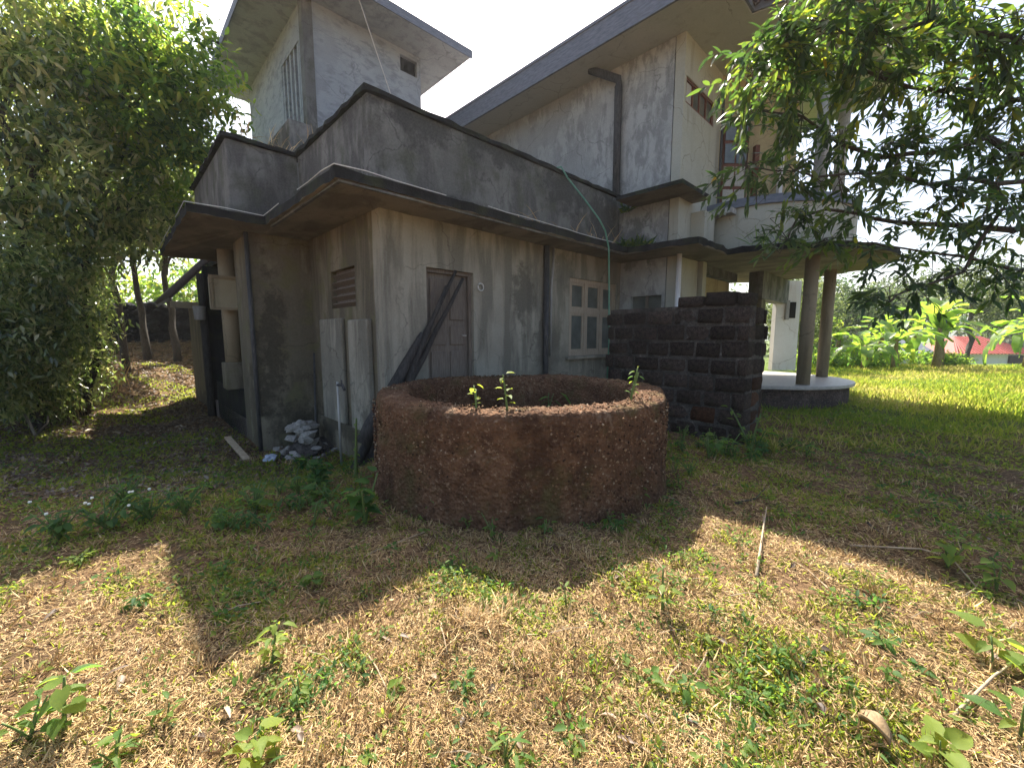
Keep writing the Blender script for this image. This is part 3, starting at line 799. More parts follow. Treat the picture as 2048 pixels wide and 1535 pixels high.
# crumpled sacks and rubbish at the foot of the side wall
def crumple(name, loc, size, mat, seed, label, cat, group=None):
    bm = bmesh.new()
    bmesh.ops.create_icosphere(bm, subdivisions=4, radius=1)
    for v in bm.verts:
        p = v.co
        k = 1 + .55 * noise.noise(p * 1.4 + Vector((seed, 0, 0))) + .3 * abs(noise.noise(p * 3.3 + Vector((0, seed, 0)))) - .12 * abs(noise.noise(p * 8 + Vector((0, 0, seed))))
        v.co = Vector((p.x * size[0], p.y * size[1], max(p.z, -.45) * size[2])) * k
    me = bpy.data.meshes.new(name); bm.to_mesh(me); bm.free()
    o = link(name, me, mat, loc=loc)
    o.rotation_euler = (0, 0, seed)
    return tag(o, label, cat, group)
def at(a, b, dz=0):
    x, y, _ = hw(a, b); return (x, y, gz(x, y) + dz)
def chunk(loc, size, seed, label, mat='sack', name='plaster_chunk', cat='chunk', group='broken chunks in the heap by the side wall'):
    r = random.Random(seed); bm = bmesh.new()
    for _ in range(16):
        v = Vector((r.gauss(0, 1), r.gauss(0, 1), r.gauss(0, 1))).normalized()
        bm.verts.new((v.x * size * r.uniform(.7, 1.2), v.y * size * r.uniform(.5, .9), v.z * size * .4))
    bmesh.ops.convex_hull(bm, input=bm.verts[:])
    me = bpy.data.meshes.new(name); bm.to_mesh(me); bm.free()
    o = link(name, me, M[mat], loc=loc, rot=(r.uniform(-.9, .9), r.uniform(-.9, .9), r.uniform(0, 6)))
    return tag(o, label, cat, group)
rc = random.Random(5)
for k in range(30):
    a_, b_ = rc.gauss(-.5, .2), rc.gauss(2.05, .3)
    top = max(0, .42 - 1.1 * math.hypot(a_ + .5, (b_ - 2.05) * .8))
    sz = rc.uniform(.07, .2)
    chunk(at(min(a_, -.12), b_, top + rc.uniform(-.02, .08)), sz, 100 + k, '%s pale plaster chunk %s of the heap by the side wall' % ('large' if sz > .15 else 'small' if sz < .11 else 'middling', 'on top' if top > .22 else 'at the left foot' if b_ > 2.3 else 'at the right foot' if b_ < 1.85 else 'at the front foot'))
crumple('sack', at(-.46, 2.2, .46), (.24, .17, .10), M['sack'], 1.3, 'crumpled grey white sack on top of the heap by the side wall', 'sack')
crumple('plastic_scrap', at(-1.05, 1.9, .06), (.13, .09, .05), M['sackblue'], 5.2, 'bluish plastic scrap on the ground left of the heap', 'scrap')
crumple('soil_heap', at(-.42, 2.1, .0), (.55, .42, .2), M['mortar'], 7.7, 'low dark heap of debris under the plaster chunks', 'heap')
o = MB().box(-.55, .55, -.05, .05, -.015, .015, M=Matrix.Translation(at(-1.35, 2.75, .16)) @ Matrix.Rotation(radians(-42), 4, 'Z') @ Matrix.Rotation(radians(10), 4, 'Y')).build('plank', M['twig'], bevel=.004)
tag(o, 'weathered plank lying at the foot of the corner pillar', 'plank')
bk = MB().tube([hw(-1.16, 7.0, 1.98), hw(-1.16, 7.0, 2.3)], [.11, .13], 14).build('bucket', M['pipe'], smooth_=False)
tag(bk, 'small grey bucket hanging by the veranda post', 'bucket')

# tiled lean-to behind the veranda
sh = empty('shed', hw(-.9, 8.2, gz(*hw(-.9, 8.2)[:2])), HROT)
tag(sh, 'small dark outhouse with sloping tiled roof behind the veranda', 'outhouse')
MB().box(.0, 2.0, .1, 3, -.3, 2.9).build('wall', M['sidewall'], sh)
zo = -sh.location.z
rf = MB(); rf.add([(-.72, -.2, 2.55 + zo), (-.72, 3.3, 2.55 + zo), (1.6, 3.3, 5.2 + zo), (1.6, -.2, 5.2 + zo), (-.72, -.2, 2.47 + zo), (-.72, 3.3, 2.47 + zo), (1.6, 3.3, 5.1 + zo), (1.6, -.2, 5.1 + zo)],
                  [(3, 2, 1, 0), (4, 5, 6, 7), (0, 1, 5, 4), (1, 2, 6, 5), (2, 3, 7, 6), (3, 0, 4, 7)])
rfo = rf.build('roof', M['rooftile'], sh)
for k in range(11):
    y = -.2 + k * .34
    MB().tube([(-.75, y, 2.58 + zo), (1.6, y, 5.26 + zo)], .07, 8).build('tile_row', M['rooftile'], rfo, True)
MB().box(-.7, .0, -.15, -.1, 2.3 + zo, 2.46 + zo).build('eave_board', M['tanpipe'], sh)

# ------------------------------------------------------------------ the well
def build_well():
    R, r, H = 1.675, 1.31, .975
    prof = [(R + .06, -.12), (R + .03, .02), (R + .015, .12), (R, .25), (R, .4), (R, .55), (R - .005, .7), (R - .005, .8), (R - .008, .9), (R - .015, .95), (R - .045, .978), (R - .12, .985), (R - .24, .985), (R - .32, .972), (r + .01, .94), (r, .86), (r, .7), (r, .4), (r, 0), (r, -.6), (r, -1.4), (r, -2.2)]
    # refine
    P = []
    for (a, z), (a1, z1) in zip(prof[:-1], prof[1:]):
        n = max(1, int(math.hypot(a1 - a, z1 - z) / .026)) if z > -.7 else 2
        for i in range(n): P.append((a + (a1 - a) * i / n, z + (z1 - z) * i / n))
    P.append(prof[-1])
    n = 420
    vs = []
    for i in range(n):
        t_ = 2 * pi * i / n
        wob = .02 * sin(3 * t_ + 1) + .014 * sin(7 * t_)
        dz = .010 * sin(2 * t_ + .5) + .008 * sin(5 * t_ + 2)
        for (rr, z) in P:
            q = Vector((cos(t_) * rr, sin(t_) * rr, z))
            d = .010 * noise.noise(q * 4) + .010 * noise.noise(q * 14) + .012 * noise.noise(q * 34) + .012 * noise.noise(q * 62)
            top = max(0, min(1, (z - .85) / .1))
            rr2 = rr + wob + d * (1 if rr > (R + r) / 2 else -1) * (1 - .6 * top)
            z2 = z + (d * 1.3 + dz) * top
            vs.append((cos(t_) * rr2, sin(t_) * rr2, z2))
    k = len(P)
    fs = []
    for i in range(n):
        for j in range(k - 1):
            a = i * k + j; b = ((i + 1) % n) * k + j
            fs.append((a, b, b + 1, a + 1))
    me = np_mesh('masonry_ring', np.array(vs), np.array(fs), smooth_=True)
    root = empty('well', (.09, 4.92, 0))
    tag(root, 'round open well of rough brown laterite in the yard', 'well')
    link('masonry_ring', me, M['well'], root)
    r_ = np.random.default_rng(17); n_ = 5200
    th = r_.uniform(0, 2 * pi, n_); zz = r_.uniform(.0, .90, n_)
    onrim = r_.random(n_) < .2
    rad = np.where(onrim, r_.uniform(r + .05, R - .06, n_), R + .004)
    zz = np.where(onrim, .985, zz)
    c = np.stack([np.cos(th) * rad, np.sin(th) * rad, zz], -1)
    sz = r_.uniform(.004, .0135, n_)[:, None, None] * r_.uniform(.6, 1.4, (n_, 6, 1))
    octa = np.array([[1, 0, 0], [-1, 0, 0], [0, 1, 0], [0, -1, 0], [0, 0, 1], [0, 0, -1.]])
    V_ = c[:, None] + octa[None] * sz
    F0 = np.array([[0, 2, 4], [2, 1, 4], [1, 3, 4], [3, 0, 4], [2, 0, 5], [1, 2, 5], [3, 1, 5], [0, 3, 5]])
    F_ = (np.arange(n_)[:, None, None] * 6 + F0[None]).reshape(-1, 3)
    po = link('pebbles', np_mesh('pebbles', V_.reshape(-1, 3), F_, np.repeat(r_.random(n_), 8)), M['pebble'], root)
    tag(po, kind='stuff')
    MB().prism(arc(1.33, 0, 2 * pi - 2 * pi / 48, 47, (0, 0)), -2.15, -2.1).build('water', M['glass'], root)
build_well()

# ------------------------------------------------------------------ laterite screen wall: every block a part
def build_laterite():
    K = Vector(hw(3.79, -3.53))
    root = empty('laterite_wall', (K.x, K.y, 0), HROT)
    tag(root, 'roofless screen wall of blackened laterite blocks beside the well', 'wall')
    # block meshes (unit-ish, roughened)
    metas = []
    for s in range(5):
        bm = bmesh.new()
        bmesh.ops.create_cube(bm, size=1)
        bmesh.ops.subdivide_edges(bm, edges=bm.edges[:], cuts=2, use_grid_fill=True)
        for v in bm.verts:
            q = v.co.copy()
            for ax in range(3):
                if abs(q[ax]) > .49: v.co[ax] -= math.copysign(.014, q[ax]) * (sum(abs(q[i]) > .49 for i in range(3)) - 1)
            v.co += Vector((noise.noise(q * 3 + Vector((s * 9, 0, 0))), noise.noise(q * 3 + Vector((0, s * 9, 4))), noise.noise(q * 3 + Vector((7, 0, s * 9))))) * .05
        me = bpy.data.meshes.new('block'); bm.to_mesh(me); bm.free()
        for p_ in me.polygons: p_.use_smooth = True
        metas.append(me)
    md = [m for m in metas]
    mr = [m.copy() for m in metas]
    for m in md: m.materials.append(M['stone_dark'])
    for m in mr: m.materials.append(M['stone_red'])
    core = MB().box(.016, .30, .016, 2.3, -.5, 2.06).box(.302, .83, .016, .30, -.5, 1.72)
    core.build('mortar_core', M['mortar'], root)
    hgt = .253
    def top(s, side):
        return (2.28 - .085 * s + .06 * sin(s * 4)) if side == 0 else (2.25 - .42 * max(0, s - .15) ** 1.1)
    for side in (0, 1):
        length = 2.35 if side == 0 else .86
        for row in range(-2, 9):
            z = row * hgt
            s = (-.02 if row % 2 else -.22) if side == 0 else (.33 if row % 2 == 0 else .36)
            if side == 1: s = .30
            while s < length - .06:
                L_ = random.uniform(.36, .47)
                e = min(s + L_, length + random.uniform(-.03, .05))
                s0 = max(s, -.005)
                if e - s0 > .1:
                    zt = min(z + hgt, top((s0 + e) / 2, side) + random.uniform(-.07, .03))
                    if zt - z > .12:
                        red = side == 1 and row <= 3 and random.random() < .7 or random.random() < (.35 if row <= 1 else .03)
                        me = random.choice(mr if red else md)
                        th = .33
                        cs = (s0 + e) / 2
                        o = bpy.data.objects.new('block', me); COL.objects.link(o); o.parent = root
                        off = random.uniform(-.02, .010); zt += random.uniform(-.03, .012)
                        g = random.uniform(.016, .045)
                        if side == 0:
                            o.location = (th / 2 + off, cs, (z + zt) / 2); o.scale = (th, e - s0 - g, zt - z - g)
                        else:
                            o.location = (cs, th / 2 + off, (z + zt) / 2); o.scale = (e - s0 - g, th, zt - z - g)
                        o.rotation_euler = (random.uniform(-.03, .03), random.uniform(-.03, .03), random.uniform(-.03, .03))
                s += L_
build_laterite()

# ------------------------------------------------------------------ vegetation builders
def rnd_dirs(r, n):
    v = r.normal(0, 1, (n, 3)); return unit(v)

def crown_arrays(blobs, n, ln, wd, seed, mode=4, droop=.25, per=14, csize=.45, tones=(.1, .9), yellow=.0, hang=.0):
    """leaf clusters spread through ellipsoid blobs [(centre, radii)]"""
    r = np.random.default_rng(seed)
    vol = np.array([b[1][0] * b[1][1] * b[1][2] for b in blobs]) ** .67
    cnt = np.maximum(1, (n / per * vol / vol.sum()).astype(int))
    Cs = []
    for (c, rad), k in zip(blobs, cnt):
        d = rnd_dirs(r, k) * (r.uniform(.25, 1, (k, 1)) ** .45)
        d *= (1 + .25 * np.sin(d[:, :1] * 9 + d[:, 2:] * 7))
        Cs.append(np.array(c) + d * np.array(rad))
    C = np.concatenate(Cs); m = len(C)
    ctone = r.uniform(tones[0], tones[1], m)
    out = unit(r.normal(0, 1, (m, 3)) + np.array([0, 0, -hang]))
    P = np.repeat(C, per, 0) + r.normal(0, csize * .5, (m * per, 3)) * np.array([1, 1, .7])
    D = np.repeat(out, per, 0) + r.normal(0, .9, (m * per, 3)); D[:, 2] -= .35 + hang
    N = r.normal(0, .45, (m * per, 3)) + np.array([0, 0, 1.])
    t = np.clip(np.repeat(ctone, per) + r.normal(0, .16, m * per), 0, .93)
    if yellow > 0: t = np.where(r.random(m * per) < yellow, r.uniform(.95, 1, m * per), t)
    return leaf_arrays(P, D, N, r.uniform(.65, 1.25, m * per) * ln, r.uniform(.7, 1.2, m * per) * wd, t, mode, .2, droop), C

def limb_path(a, b, n=7, wob=.12, seed=0):
    a = Vector(a); b = Vector(b); r = random.Random(seed)
    L_ = (b - a).length
    return [a.lerp(b, i / (n - 1)) + Vector((r.uniform(-1, 1), r.uniform(-1, 1), r.uniform(-.4, .8))) * wob * L_ * .3 * sin(pi * i / (n - 1)) for i in range(n)]

def tree(name, base, trunk_top, blobs, n, ln, wd, seed, label, cat, group=None, mat='leaf_tree', bark='bark', tr=.12, per=14, csize=.5, mode=4, tones=(.1, .9), yellow=0, hang=0, sink=.15, wob=.11):
    x, y = base; z = gz(x, y)
    root = empty(name, (x, y, z - sink)); off = np.array([x, y, z - sink])
    tag(root, label, cat, group)
    arr, C = crown_arrays([(np.array(c) - off, rad) for c, rad in blobs], n, ln, wd, seed, mode, per=per, csize=csize, tones=tones, yellow=yellow, hang=hang)
    link('crown', np_mesh('crown', *arr), M[mat], root)
    tt = np.array(trunk_top) - off
    k = 8
    MB().tube(limb_path((0, 0, 0), tt, k, wob, seed), [tr * (1 - .55 * i / (k - 1)) for i in range(k)], 9).build('trunk', M[bark], root, True)
    rr = random.Random(seed)
    for i, (c, rad) in enumerate(blobs[:5]):
        c = np.array(c) - off
        MB().tube(limb_path(tt * rr.uniform(.7, 1), c, 6, .25, seed + i), [tr * .42 * (1 - .75 * j / 5) for j in range(6)], 6).build('limb', M[bark], root, True)
    return root

# ---- left bank: tall leafy trees and shrubs
LT = [
 ((-10.9, 10.3), (-9.0, 9.5, 5.4), [((-7.46, 9.0, 6.46), (1.15, 0.92, 0.97)), ((-6.97, 9.0, 7.3), (1.03, 0.83, 0.88)), ((-6.62, 9.2, 6.8), (0.82, 0.66, 0.7)), ((-6.88, 9.6, 6.12), (0.92, 0.73, 0.78)), ((-7.71, 9.8, 5.42), (1.06, 0.85, 0.9)), ((-8.17, 9.0, 7.39), (1.09, 0.87, 0.93)), ((-8.78, 9.2, 6.47), (1.06, 0.84, 0.9))], 8000, 'tall bright green tree leaning towards the tower roof', .2),
 ((-10.4, 8.9), (-9.9, 8.6, 4.5), [((-9.1, 8.5, 7.33), (1.41, 1.13, 1.2)), ((-8.39, 8.7, 7.9), (1.22, 0.98, 1.04)), ((-9.31, 8.2, 5.94), (1.36, 1.09, 1.15)), ((-8.88, 8.6, 6.24), (1.21, 0.96, 1.02)), ((-9.09, 8.2, 4.79), (1.36, 1.09, 1.15)), ((-10.23, 8.5, 7.33), (1.41, 1.13, 1.2)), ((-10.56, 8.5, 5.19), (1.3, 1.04, 1.1))], 9000, 'tall grey green tree at the upper left edge of the photo', .19),
 ((-11.8, 10.6), (-10.8, 10.3, 3.8), [((-9.1, 9.6, 5.34), (1.41, 1.13, 1.2)), ((-8.71, 10.2, 4.67), (1.1, 0.88, 0.94)), ((-9.68, 9.6, 4.17), (1.35, 1.08, 1.14)), ((-9.85, 8.7, 3.54), (1.33, 1.06, 1.13)), ((-8.9, 10.7, 4.9), (0.8, 0.66, 0.6))], 7600, 'bushy tree with drooping boughs hanging over the path', .19),
 ((-13.6, 14.5), (-13.2, 14.3, 6.0), [((-12.4, 14, 7.0), (2.6, 2.2, 2.0)), ((-10.6, 14.4, 6.6), (1.8, 1.6, 1.5)), ((-13.8, 14.0, 6.0), (2.2, 2.0, 1.8)), ((-12.2, 13.8, 9.2), (2.2, 2, 1.6)), ((-13.6, 13.8, 5.4), (1.6, 1.5, 1.2))], 11000, 'dark leaved tree behind the veranda roof corner', .2),
]
for i, (b, tt, bl, n, lab, ln) in enumerate(LT):
    tree('tree', b, tt, bl, n, ln, ln * .36, 20 + i, lab, 'tree', 'trees on the left bank', mat='leaf_tree' if i == 0 else 'leaf_bush', tr=.13, csize=.36, mode=6, tones=(0, 1), hang=.25 if i in (1, 2) else 0, yellow=.004)
# two slim trunks over the rubble wall
tree('tree', (-15.0, 17.0), (-15.3, 17.0, 5.4), [((-15.4, 17, 6.6), (2.4, 2, 1.7)), ((-14.4, 17.2, 6.0), (1.8, 1.6, 1.2))], 4500, .22, .11, 31, 'slim dark trunked tree, the left one of two by the rubble wall', 'tree', 'trees on the left bank', mat='leaf_bush', tr=.15, wob=.05)
tree('tree', (-13.8, 17.0), (-14.0, 17.0, 5.4), [((-13.9, 17, 6.9), (2.2, 2, 1.7)), ((-12.9, 17.2, 6.2), (1.6, 1.6, 1.2))], 4500, .22, .11, 32, 'slim dark trunked tree, the right one of two by the rubble wall', 'tree', 'trees on the left bank', mat='leaf_tree', tr=.15, wob=.05)
# shrubs at the foot of the bank
SH = [((-10.0, 8.6), [((-9.79, 8.4, 2.11), (1.18, 0.94, 1.0)), ((-9.78, 8.0, 0.93), (0.87, 0.69, 0.74)), ((-9.51, 8.6, 1.3), (0.77, 0.61, 0.65))], 'grey green shrub tangle at the far left of the bank foot'),
      ((-9.9, 7.4), [((-9.59, 7.4, 1.52), (1.04, 0.83, 0.88)), ((-9.6, 7.6, 2.59), (1.07, 0.85, 0.91))], 'dusty shrub nearest the camera at the left edge'),
      ((-11.2, 10.2), [((-11.1, 10.0, 2.44), (1.21, 0.97, 1.03)), ((-11.0, 10.2, 1.37), (0.84, 0.68, 0.72)), ((-10.7, 9.6, 3.08), (1.1, 0.88, 0.94))], 'dense shrub with straw coloured stems beside the path'),
      ((-12.6, 11.9), [((-12.4, 11.5, 2.0), (1.0, 0.88, 0.93)), ((-12.5, 12.0, 3.0), (0.85, 0.73, 0.78))], 'leafy shrub left of the slim trunks'),
      ((-16.8, 15.0), [((-16.6, 15, 2.6), (1.6, 1.4, 1.3)), ((-17.4, 15, 3.6), (1.6, 1.4, 1.3))], 'mid green shrub left of the rubble wall'),
      ((-11.3, 10.4), [((-11.2, 10.3, .7), (.8, .8, .8)), ((-11.4, 10.4, 2.0), (.9, .8, .9))], 'low shrub closing the gap beside the straw coloured reeds'),
      ((-10.6, 9.1), [((-10.5, 8.9, .35), (.7, .7, .6)), ((-10.9, 9.3, .9), (.7, .7, .7))], 'low creeper mound in front of the straw coloured reeds'),
      ((-9.6, 6.7), [((-9.5, 6.5, .8), (.9, .8, .7)), ((-9.9, 6.9, 1.6), (.9, .8, .7))], 'low creeper covered shrub at the left frame edge'),
      ((-12.4, 9.2), [((-12.2, 9.4, 2.4), (1.7, 1.4, 1.4)), ((-12.2, 9.4, 4.4), (1.7, 1.4, 1.4)), ((-12.6, 9.4, 6.4), (1.7, 1.4, 1.4))], 'tall shrub behind the grey green tangle')]
for i, (b, bl, lab) in enumerate(SH):
    tree('shrub', b, (b[0], b[1], bl[0][0][2]), bl, 5200, .16, .055, 50 + i, lab, 'shrub', 'shrubs on the left bank', mat='leaf_bush', tr=.05, csize=.36, hang=.2)
# dry reedy stems at the path edge
def reeds(x, y, n, h_, seed, label):
    r = np.random.default_rng(seed)
    P = np.stack([x + r.normal(0, .3, n), y + r.normal(0, .25, n), np.zeros(n)], -1); P[:, 2] = ground_z(P[:, 0], P[:, 1])
    D = r.normal(0, .18, (n, 3)); D[:, 2] = 1
    arr = leaf_arrays(P, D, r.normal(0, 1, (n, 3)), r.uniform(.5, 1, n) * h_, .02, np.clip(r.normal(.65, .2, n), 0, 1), 4, .1, .15)
    o = link('dry_reeds', np_mesh('dry_reeds', *arr), M['straw']); tag(o, label, 'reeds', 'dry reed clumps by the path')
reeds(-10.9, 9.7, 70, 1.1, 3, 'straw coloured reed clump at the shrub foot beside the path')
reeds(-12.6, 12.6, 90, 1.2, 4, 'paler reed clump farther along the path')
# lit thicket behind the rubble wall
def far_wood(name, items, n, ln, wd, seed, mat):
    arr, C = crown_arrays(items, n, ln, wd, seed, 4, per=12, csize=ln * 2.2)
    o = link(name, np_mesh(name, *arr), M[mat]); tag(o, kind='stuff'); return o
far_wood('thicket', [((-22 + 3.2 * i, 25 + (i % 3), 3.2 + (i % 2)), (2.6, 2, 2.4)) for i in range(6)], 9000, .4, .2, 77, 'leaf_tree')['label'] = 'sunlit thicket beyond the rubble wall on the left'

# ---- rubble boundary wall on the bank
rw = empty('rubble_wall', (-14.5, 19.0, 1.0))
tag(rw, 'long dark rubble stone wall on the bank behind the trees', 'wall')
stones = []
for s in range(4):
    bm = bmesh.new(); bmesh.ops.create_icosphere(bm, subdivisions=1, radius=.5)
    for v in bm.verts: v.co += Vector((noise.noise(v.co * 2 + Vector((s * 5, 0, 0))), noise.noise(v.co * 2 + Vector((0, s * 5, 3))), noise.noise(v.co * 2 + Vector((0, 8, s * 5))))) * .22
    me = bpy.data.meshes.new('stone'); bm.to_mesh(me); bm.free(); me.materials.append(M['rubble']); stones.append(me)
MB().box(-5.8, 5.8, -.2, .4, -.8, 1.9).build('core', M['rubble'], rw)
for row in range(8):
    x = -5.8 + (row % 2) * .2
    while x < 5.8:
        o = bpy.data.objects.new('stone', random.choice(stones)); COL.objects.link(o); o.parent = rw
        sx = random.uniform(.36, .62)
        o.location = (x + sx / 2, -.22 + random.uniform(-.06, .06), .05 + row * .27 + random.uniform(-.03, .03))
        o.scale = (sx * 1.05, .42, random.uniform(.28, .36)); o.rotation_euler = (random.uniform(-.3, .3), random.uniform(-.3, .3), random.uniform(-.3, .3))
        x += sx

# ---- overhanging tree at the right with lance leaves
def right_tree():
    bx_, by_ = 9.6, 4.6
    root = empty('overhanging_tree', (bx_, by_, gz(bx_, by_) - .1)); off = Vector(root.location)
    tag(root, 'dark leaved tree reaching in from the right over the porch', 'tree')
    def W_(p): return Vector(p) - off
    fork = W_((8.6, 4.9, 3.2))
    MB().tube(limb_path((0, 0, 0), fork, 8, .1, 3), [.22 - .012 * i for i in range(8)], 12).build('trunk', M['bark'], root, True)
    rows = [[(5.2, 4.6, 4.61), (4.83, 4.7, 4.77), (4.4, 4.8, 4.88), (3.71, 4.6, 4.7), (3.26, 4.7, 4.84), (2.91, 4.8, 4.79)],
            [(5.86, 5.0, 4.24), (5.49, 5.1, 4.46), (5.02, 5.2, 4.46), (4.25, 5.0, 4.51), (3.75, 5.1, 4.62), (3.31, 5.2, 4.57), (2.73, 5.0, 4.56)],
            [(6.58, 5.6, 3.96), (6.23, 5.7, 4.1), (5.69, 5.8, 4.05), (4.85, 5.6, 3.96), (4.34, 5.7, 4.16), (3.8, 5.8, 4.36), (3.02, 5.6, 4.47)],
            [(5.81, 5.2, 3.4), (5.25, 5.3, 3.37), (4.71, 5.4, 3.59), (3.94, 5.2, 3.46), (3.4, 5.3, 3.55), (2.96, 5.4, 3.7)],
            [(6.83, 5.8, 3.02), (6.18, 5.9, 3.11), (5.44, 6.0, 3.21), (4.64, 5.8, 3.22), (4.03, 5.9, 3.25), (3.78, 6.0, 2.94)],
            [(7.46, 6.2, 2.55), (6.97, 6.3, 2.68), (6.24, 6.4, 2.77), (5.22, 6.2, 2.87), (4.63, 6.3, 3.0)],
            [(6.36, 5.6, 3.23), (6.11, 5.7, 2.48), (5.56, 5.8, 2.29), (4.98, 5.6, 2.14)],
            [(6.2, 4.4, 5.4), (5.2, 4.4, 5.5), (4.2, 4.5, 5.4), (3.4, 4.6, 5.3)]]
    dens = [24, 22, 16, 12, 9, 10, 9, 20]
    r = np.random.default_rng(11)
    Ps, Ds, Ns, Ls, Ws, Ts = [], [], [], [], [], []
    twigs = MB()
    for li, row in enumerate(rows):
        pts_ = [Vector(W_(p)) for p in row]
        path = [fork * random.uniform(.92, 1.0)] + [fork.lerp(pts_[0], .5) + Vector((0, 0, .12))] + [p + Vector(r.normal(0, .05, 3)) for p in pts_]
        fine = []
        for a_, b_ in zip(path[:-1], path[1:]):
            fine += [a_, a_.lerp(b_, .5) + Vector(r.normal(0, .035, 3))]
        fine.append(path[-1]); m_ = len(fine)
        rad = .055 if li in (2, 4) else .034
        MB().tube(fine, [rad * (1 - .9 * j / (m_ - 1)) + .003 for j in range(m_)], 7).build('limb', M['bark'], root, True)
        for ci, c in enumerate(pts_):
            for k in range(dens[li]):
                p0 = c + Vector(r.normal(0, .12, 3)) if k > 3 else c
                if k > 3:
                    q0 = fine[min(m_ - 1, 4 + 2 * ci)]
                    twigs.tube([q0, q0.lerp(p0, .5) + Vector((0, 0, .03)), p0], [.006, .005, .004], 4, cap=False)
                d = Vector(r.normal(0, 1, 3)); d.z = d.z * .6 - .15; d.normalize()
                L_ = r.uniform(.28, .62)
                tip = p0 + d * L_ + Vector((0, 0, -.2 * L_))
                mid_ = p0.lerp(tip, .5) + Vector((0, 0, .06 * L_))
                twigs.tube([p0, mid_, tip], [.005, .004, .002], 4, cap=False)
                nl = int(r.integers(9, 15))
                side_dir = d.cross(Vector((0, 0, 1)))
                tone0 = np.clip(r.normal(.42, .2), 0, .85)
                for q in range(nl):
                    f = min(1, .15 + .85 * (q / nl) ** .7)
                    pp = (p0.lerp(mid_, f * 2) if f < .5 else mid_.lerp(tip, f * 2 - 1))
                    ang = q * 2.4 + k
                    sd_ = side_dir * cos(ang) + Vector((0, 0, 1)) * sin(ang) * .6
                    dd = d * r.uniform(.3, 1.0) + sd_ * r.uniform(.6, 1.2) + Vector((0, 0, -.3))
                    Ps.append(pp); Ds.append(dd); Ns.append(Vector((0, 0, 1)) + Vector(r.normal(0, .45, 3)))
                    Ls.append(r.uniform(.10, .20)); Ws.append(r.uniform(.034, .058))
                    Ts.append(r.uniform(.95, 1) if r.random() < .008 else np.clip(tone0 + r.normal(0, .12) + (.3 if li in (0, 1, 7) and r.random() < .25 else 0), 0, .93))
    twigs.build('twigs', M['bark'], root)['kind'] = 'stuff'
    arr = leaf_arrays(np.array([tuple(p) for p in Ps]), np.array([tuple(p) for p in Ds]), np.array([tuple(p) for p in Ns]), np.array(Ls), np.array(Ws), np.array(Ts), 6, .12, .18)
    o = link('crown', np_mesh('crown', *arr), M['leaf_lance'], root); o['kind'] = 'stuff'
right_tree()

# ---- beyond the lawn: bushes, banana plants, the red roofed house, hills
tree('tree', (13.2, 19.5), (13.2, 19.5, 2.6), [((13.0, 19.5, 3.2), (1.7, 1.4, 1.5)), ((14.2, 19.8, 2.4), (1.3, 1.2, 1.4)), ((12.2, 19.6, 2.0), (1.3, 1.2, 1.6))], 4500, .17, .08, 90, 'pale feathery tree directly behind the porch columns', 'tree', 'trees beyond the lawn', mat='leaf_far', tr=.09, csize=.5, tones=(.4, 1))
tree('tree', (16.4, 24), (16.4, 24, 3), [((16.4, 24, 3.0), (1.8, 1.5, 1.9)), ((17.6, 24.4, 2.0), (1.5, 1.4, 1.3))], 4000, .2, .1, 91, 'yellow green bush tree left of the banana plants', 'tree', 'trees beyond the lawn', mat='leaf_far', tr=.1, csize=.5, tones=(.3, .9))
tree('tree', (28, 36), (28, 36, 3.5), [((27.5, 36, 4.0), (3.6, 2.5, 2.6)), ((30.5, 36.5, 3.0), (3, 2.4, 2.4)), ((25, 36, 2.6), (2.4, 2.2, 2.2))], 6000, .36, .17, 92, 'dark round tree standing behind the banana plants', 'tree', 'trees beyond the lawn', mat='leaf_far', tr=.2, csize=.9, tones=(0, .5))
tree('tree', (40, 44), (40, 44, 4), [((40, 44, 4.5), (3.6, 2.5, 2.8)), ((44, 45, 5.0), (3.4, 2.4, 3))], 5000, .42, .2, 93, 'dark tree behind the red roofed house', 'tree', 'trees beyond the lawn', mat='leaf_far', tr=.25, csize=1.1, tones=(.1, .6))
tree('tree', (33, 30), (33, 30, 4.5), [((33.5, 30, 5.0), (2.6, 2, 2.0)), ((35.4, 30.4, 3.6), (2.2, 2, 2.0))], 5000, .3, .12, 94, 'lighter leafy tree at the right edge beyond the lawn', 'tree', 'trees beyond the lawn', mat='leaf_far', tr=.2, csize=.8, tones=(.3, .9))
far_wood('far_wood', [((30 + 14 * i, 95 + 9 * (i % 3), -1 + 3.4 * (i % 3) + .55 * i), (9, 8, 5.5 + (i * 5 % 4))) for i in range(12)], 22000, 1.5, .8, 79, 'leaf_far')['label'] = 'hazy wooded rise far beyond the lawn'
# hills
def hills():
    xs = np.linspace(-300, 900, 60); V = []; F = []
    for i, x in enumerate(xs):
        h_ = 19 + 8 * sin(x * .011 + .6) + 4 * sin(x * .031)
        V += [(x, 420, -6), (x, 520, h_ * .7), (x, 640, h_), (x, 800, -6)]
    for i in range(len(xs) - 1):
        for j in range(3): F.append((4 * i + j, 4 * i + 4 + j, 4 * i + 5 + j, 4 * i + 1 + j))
    o = link('hills', np_mesh('hills', np.array(V), np.array(F), smooth_=True), grain('wooded_hill', (.04, .06, .035), (.08, .10, .055), (.05, .05, .05), .95, 0)); tag(o, kind='structure')
hills()

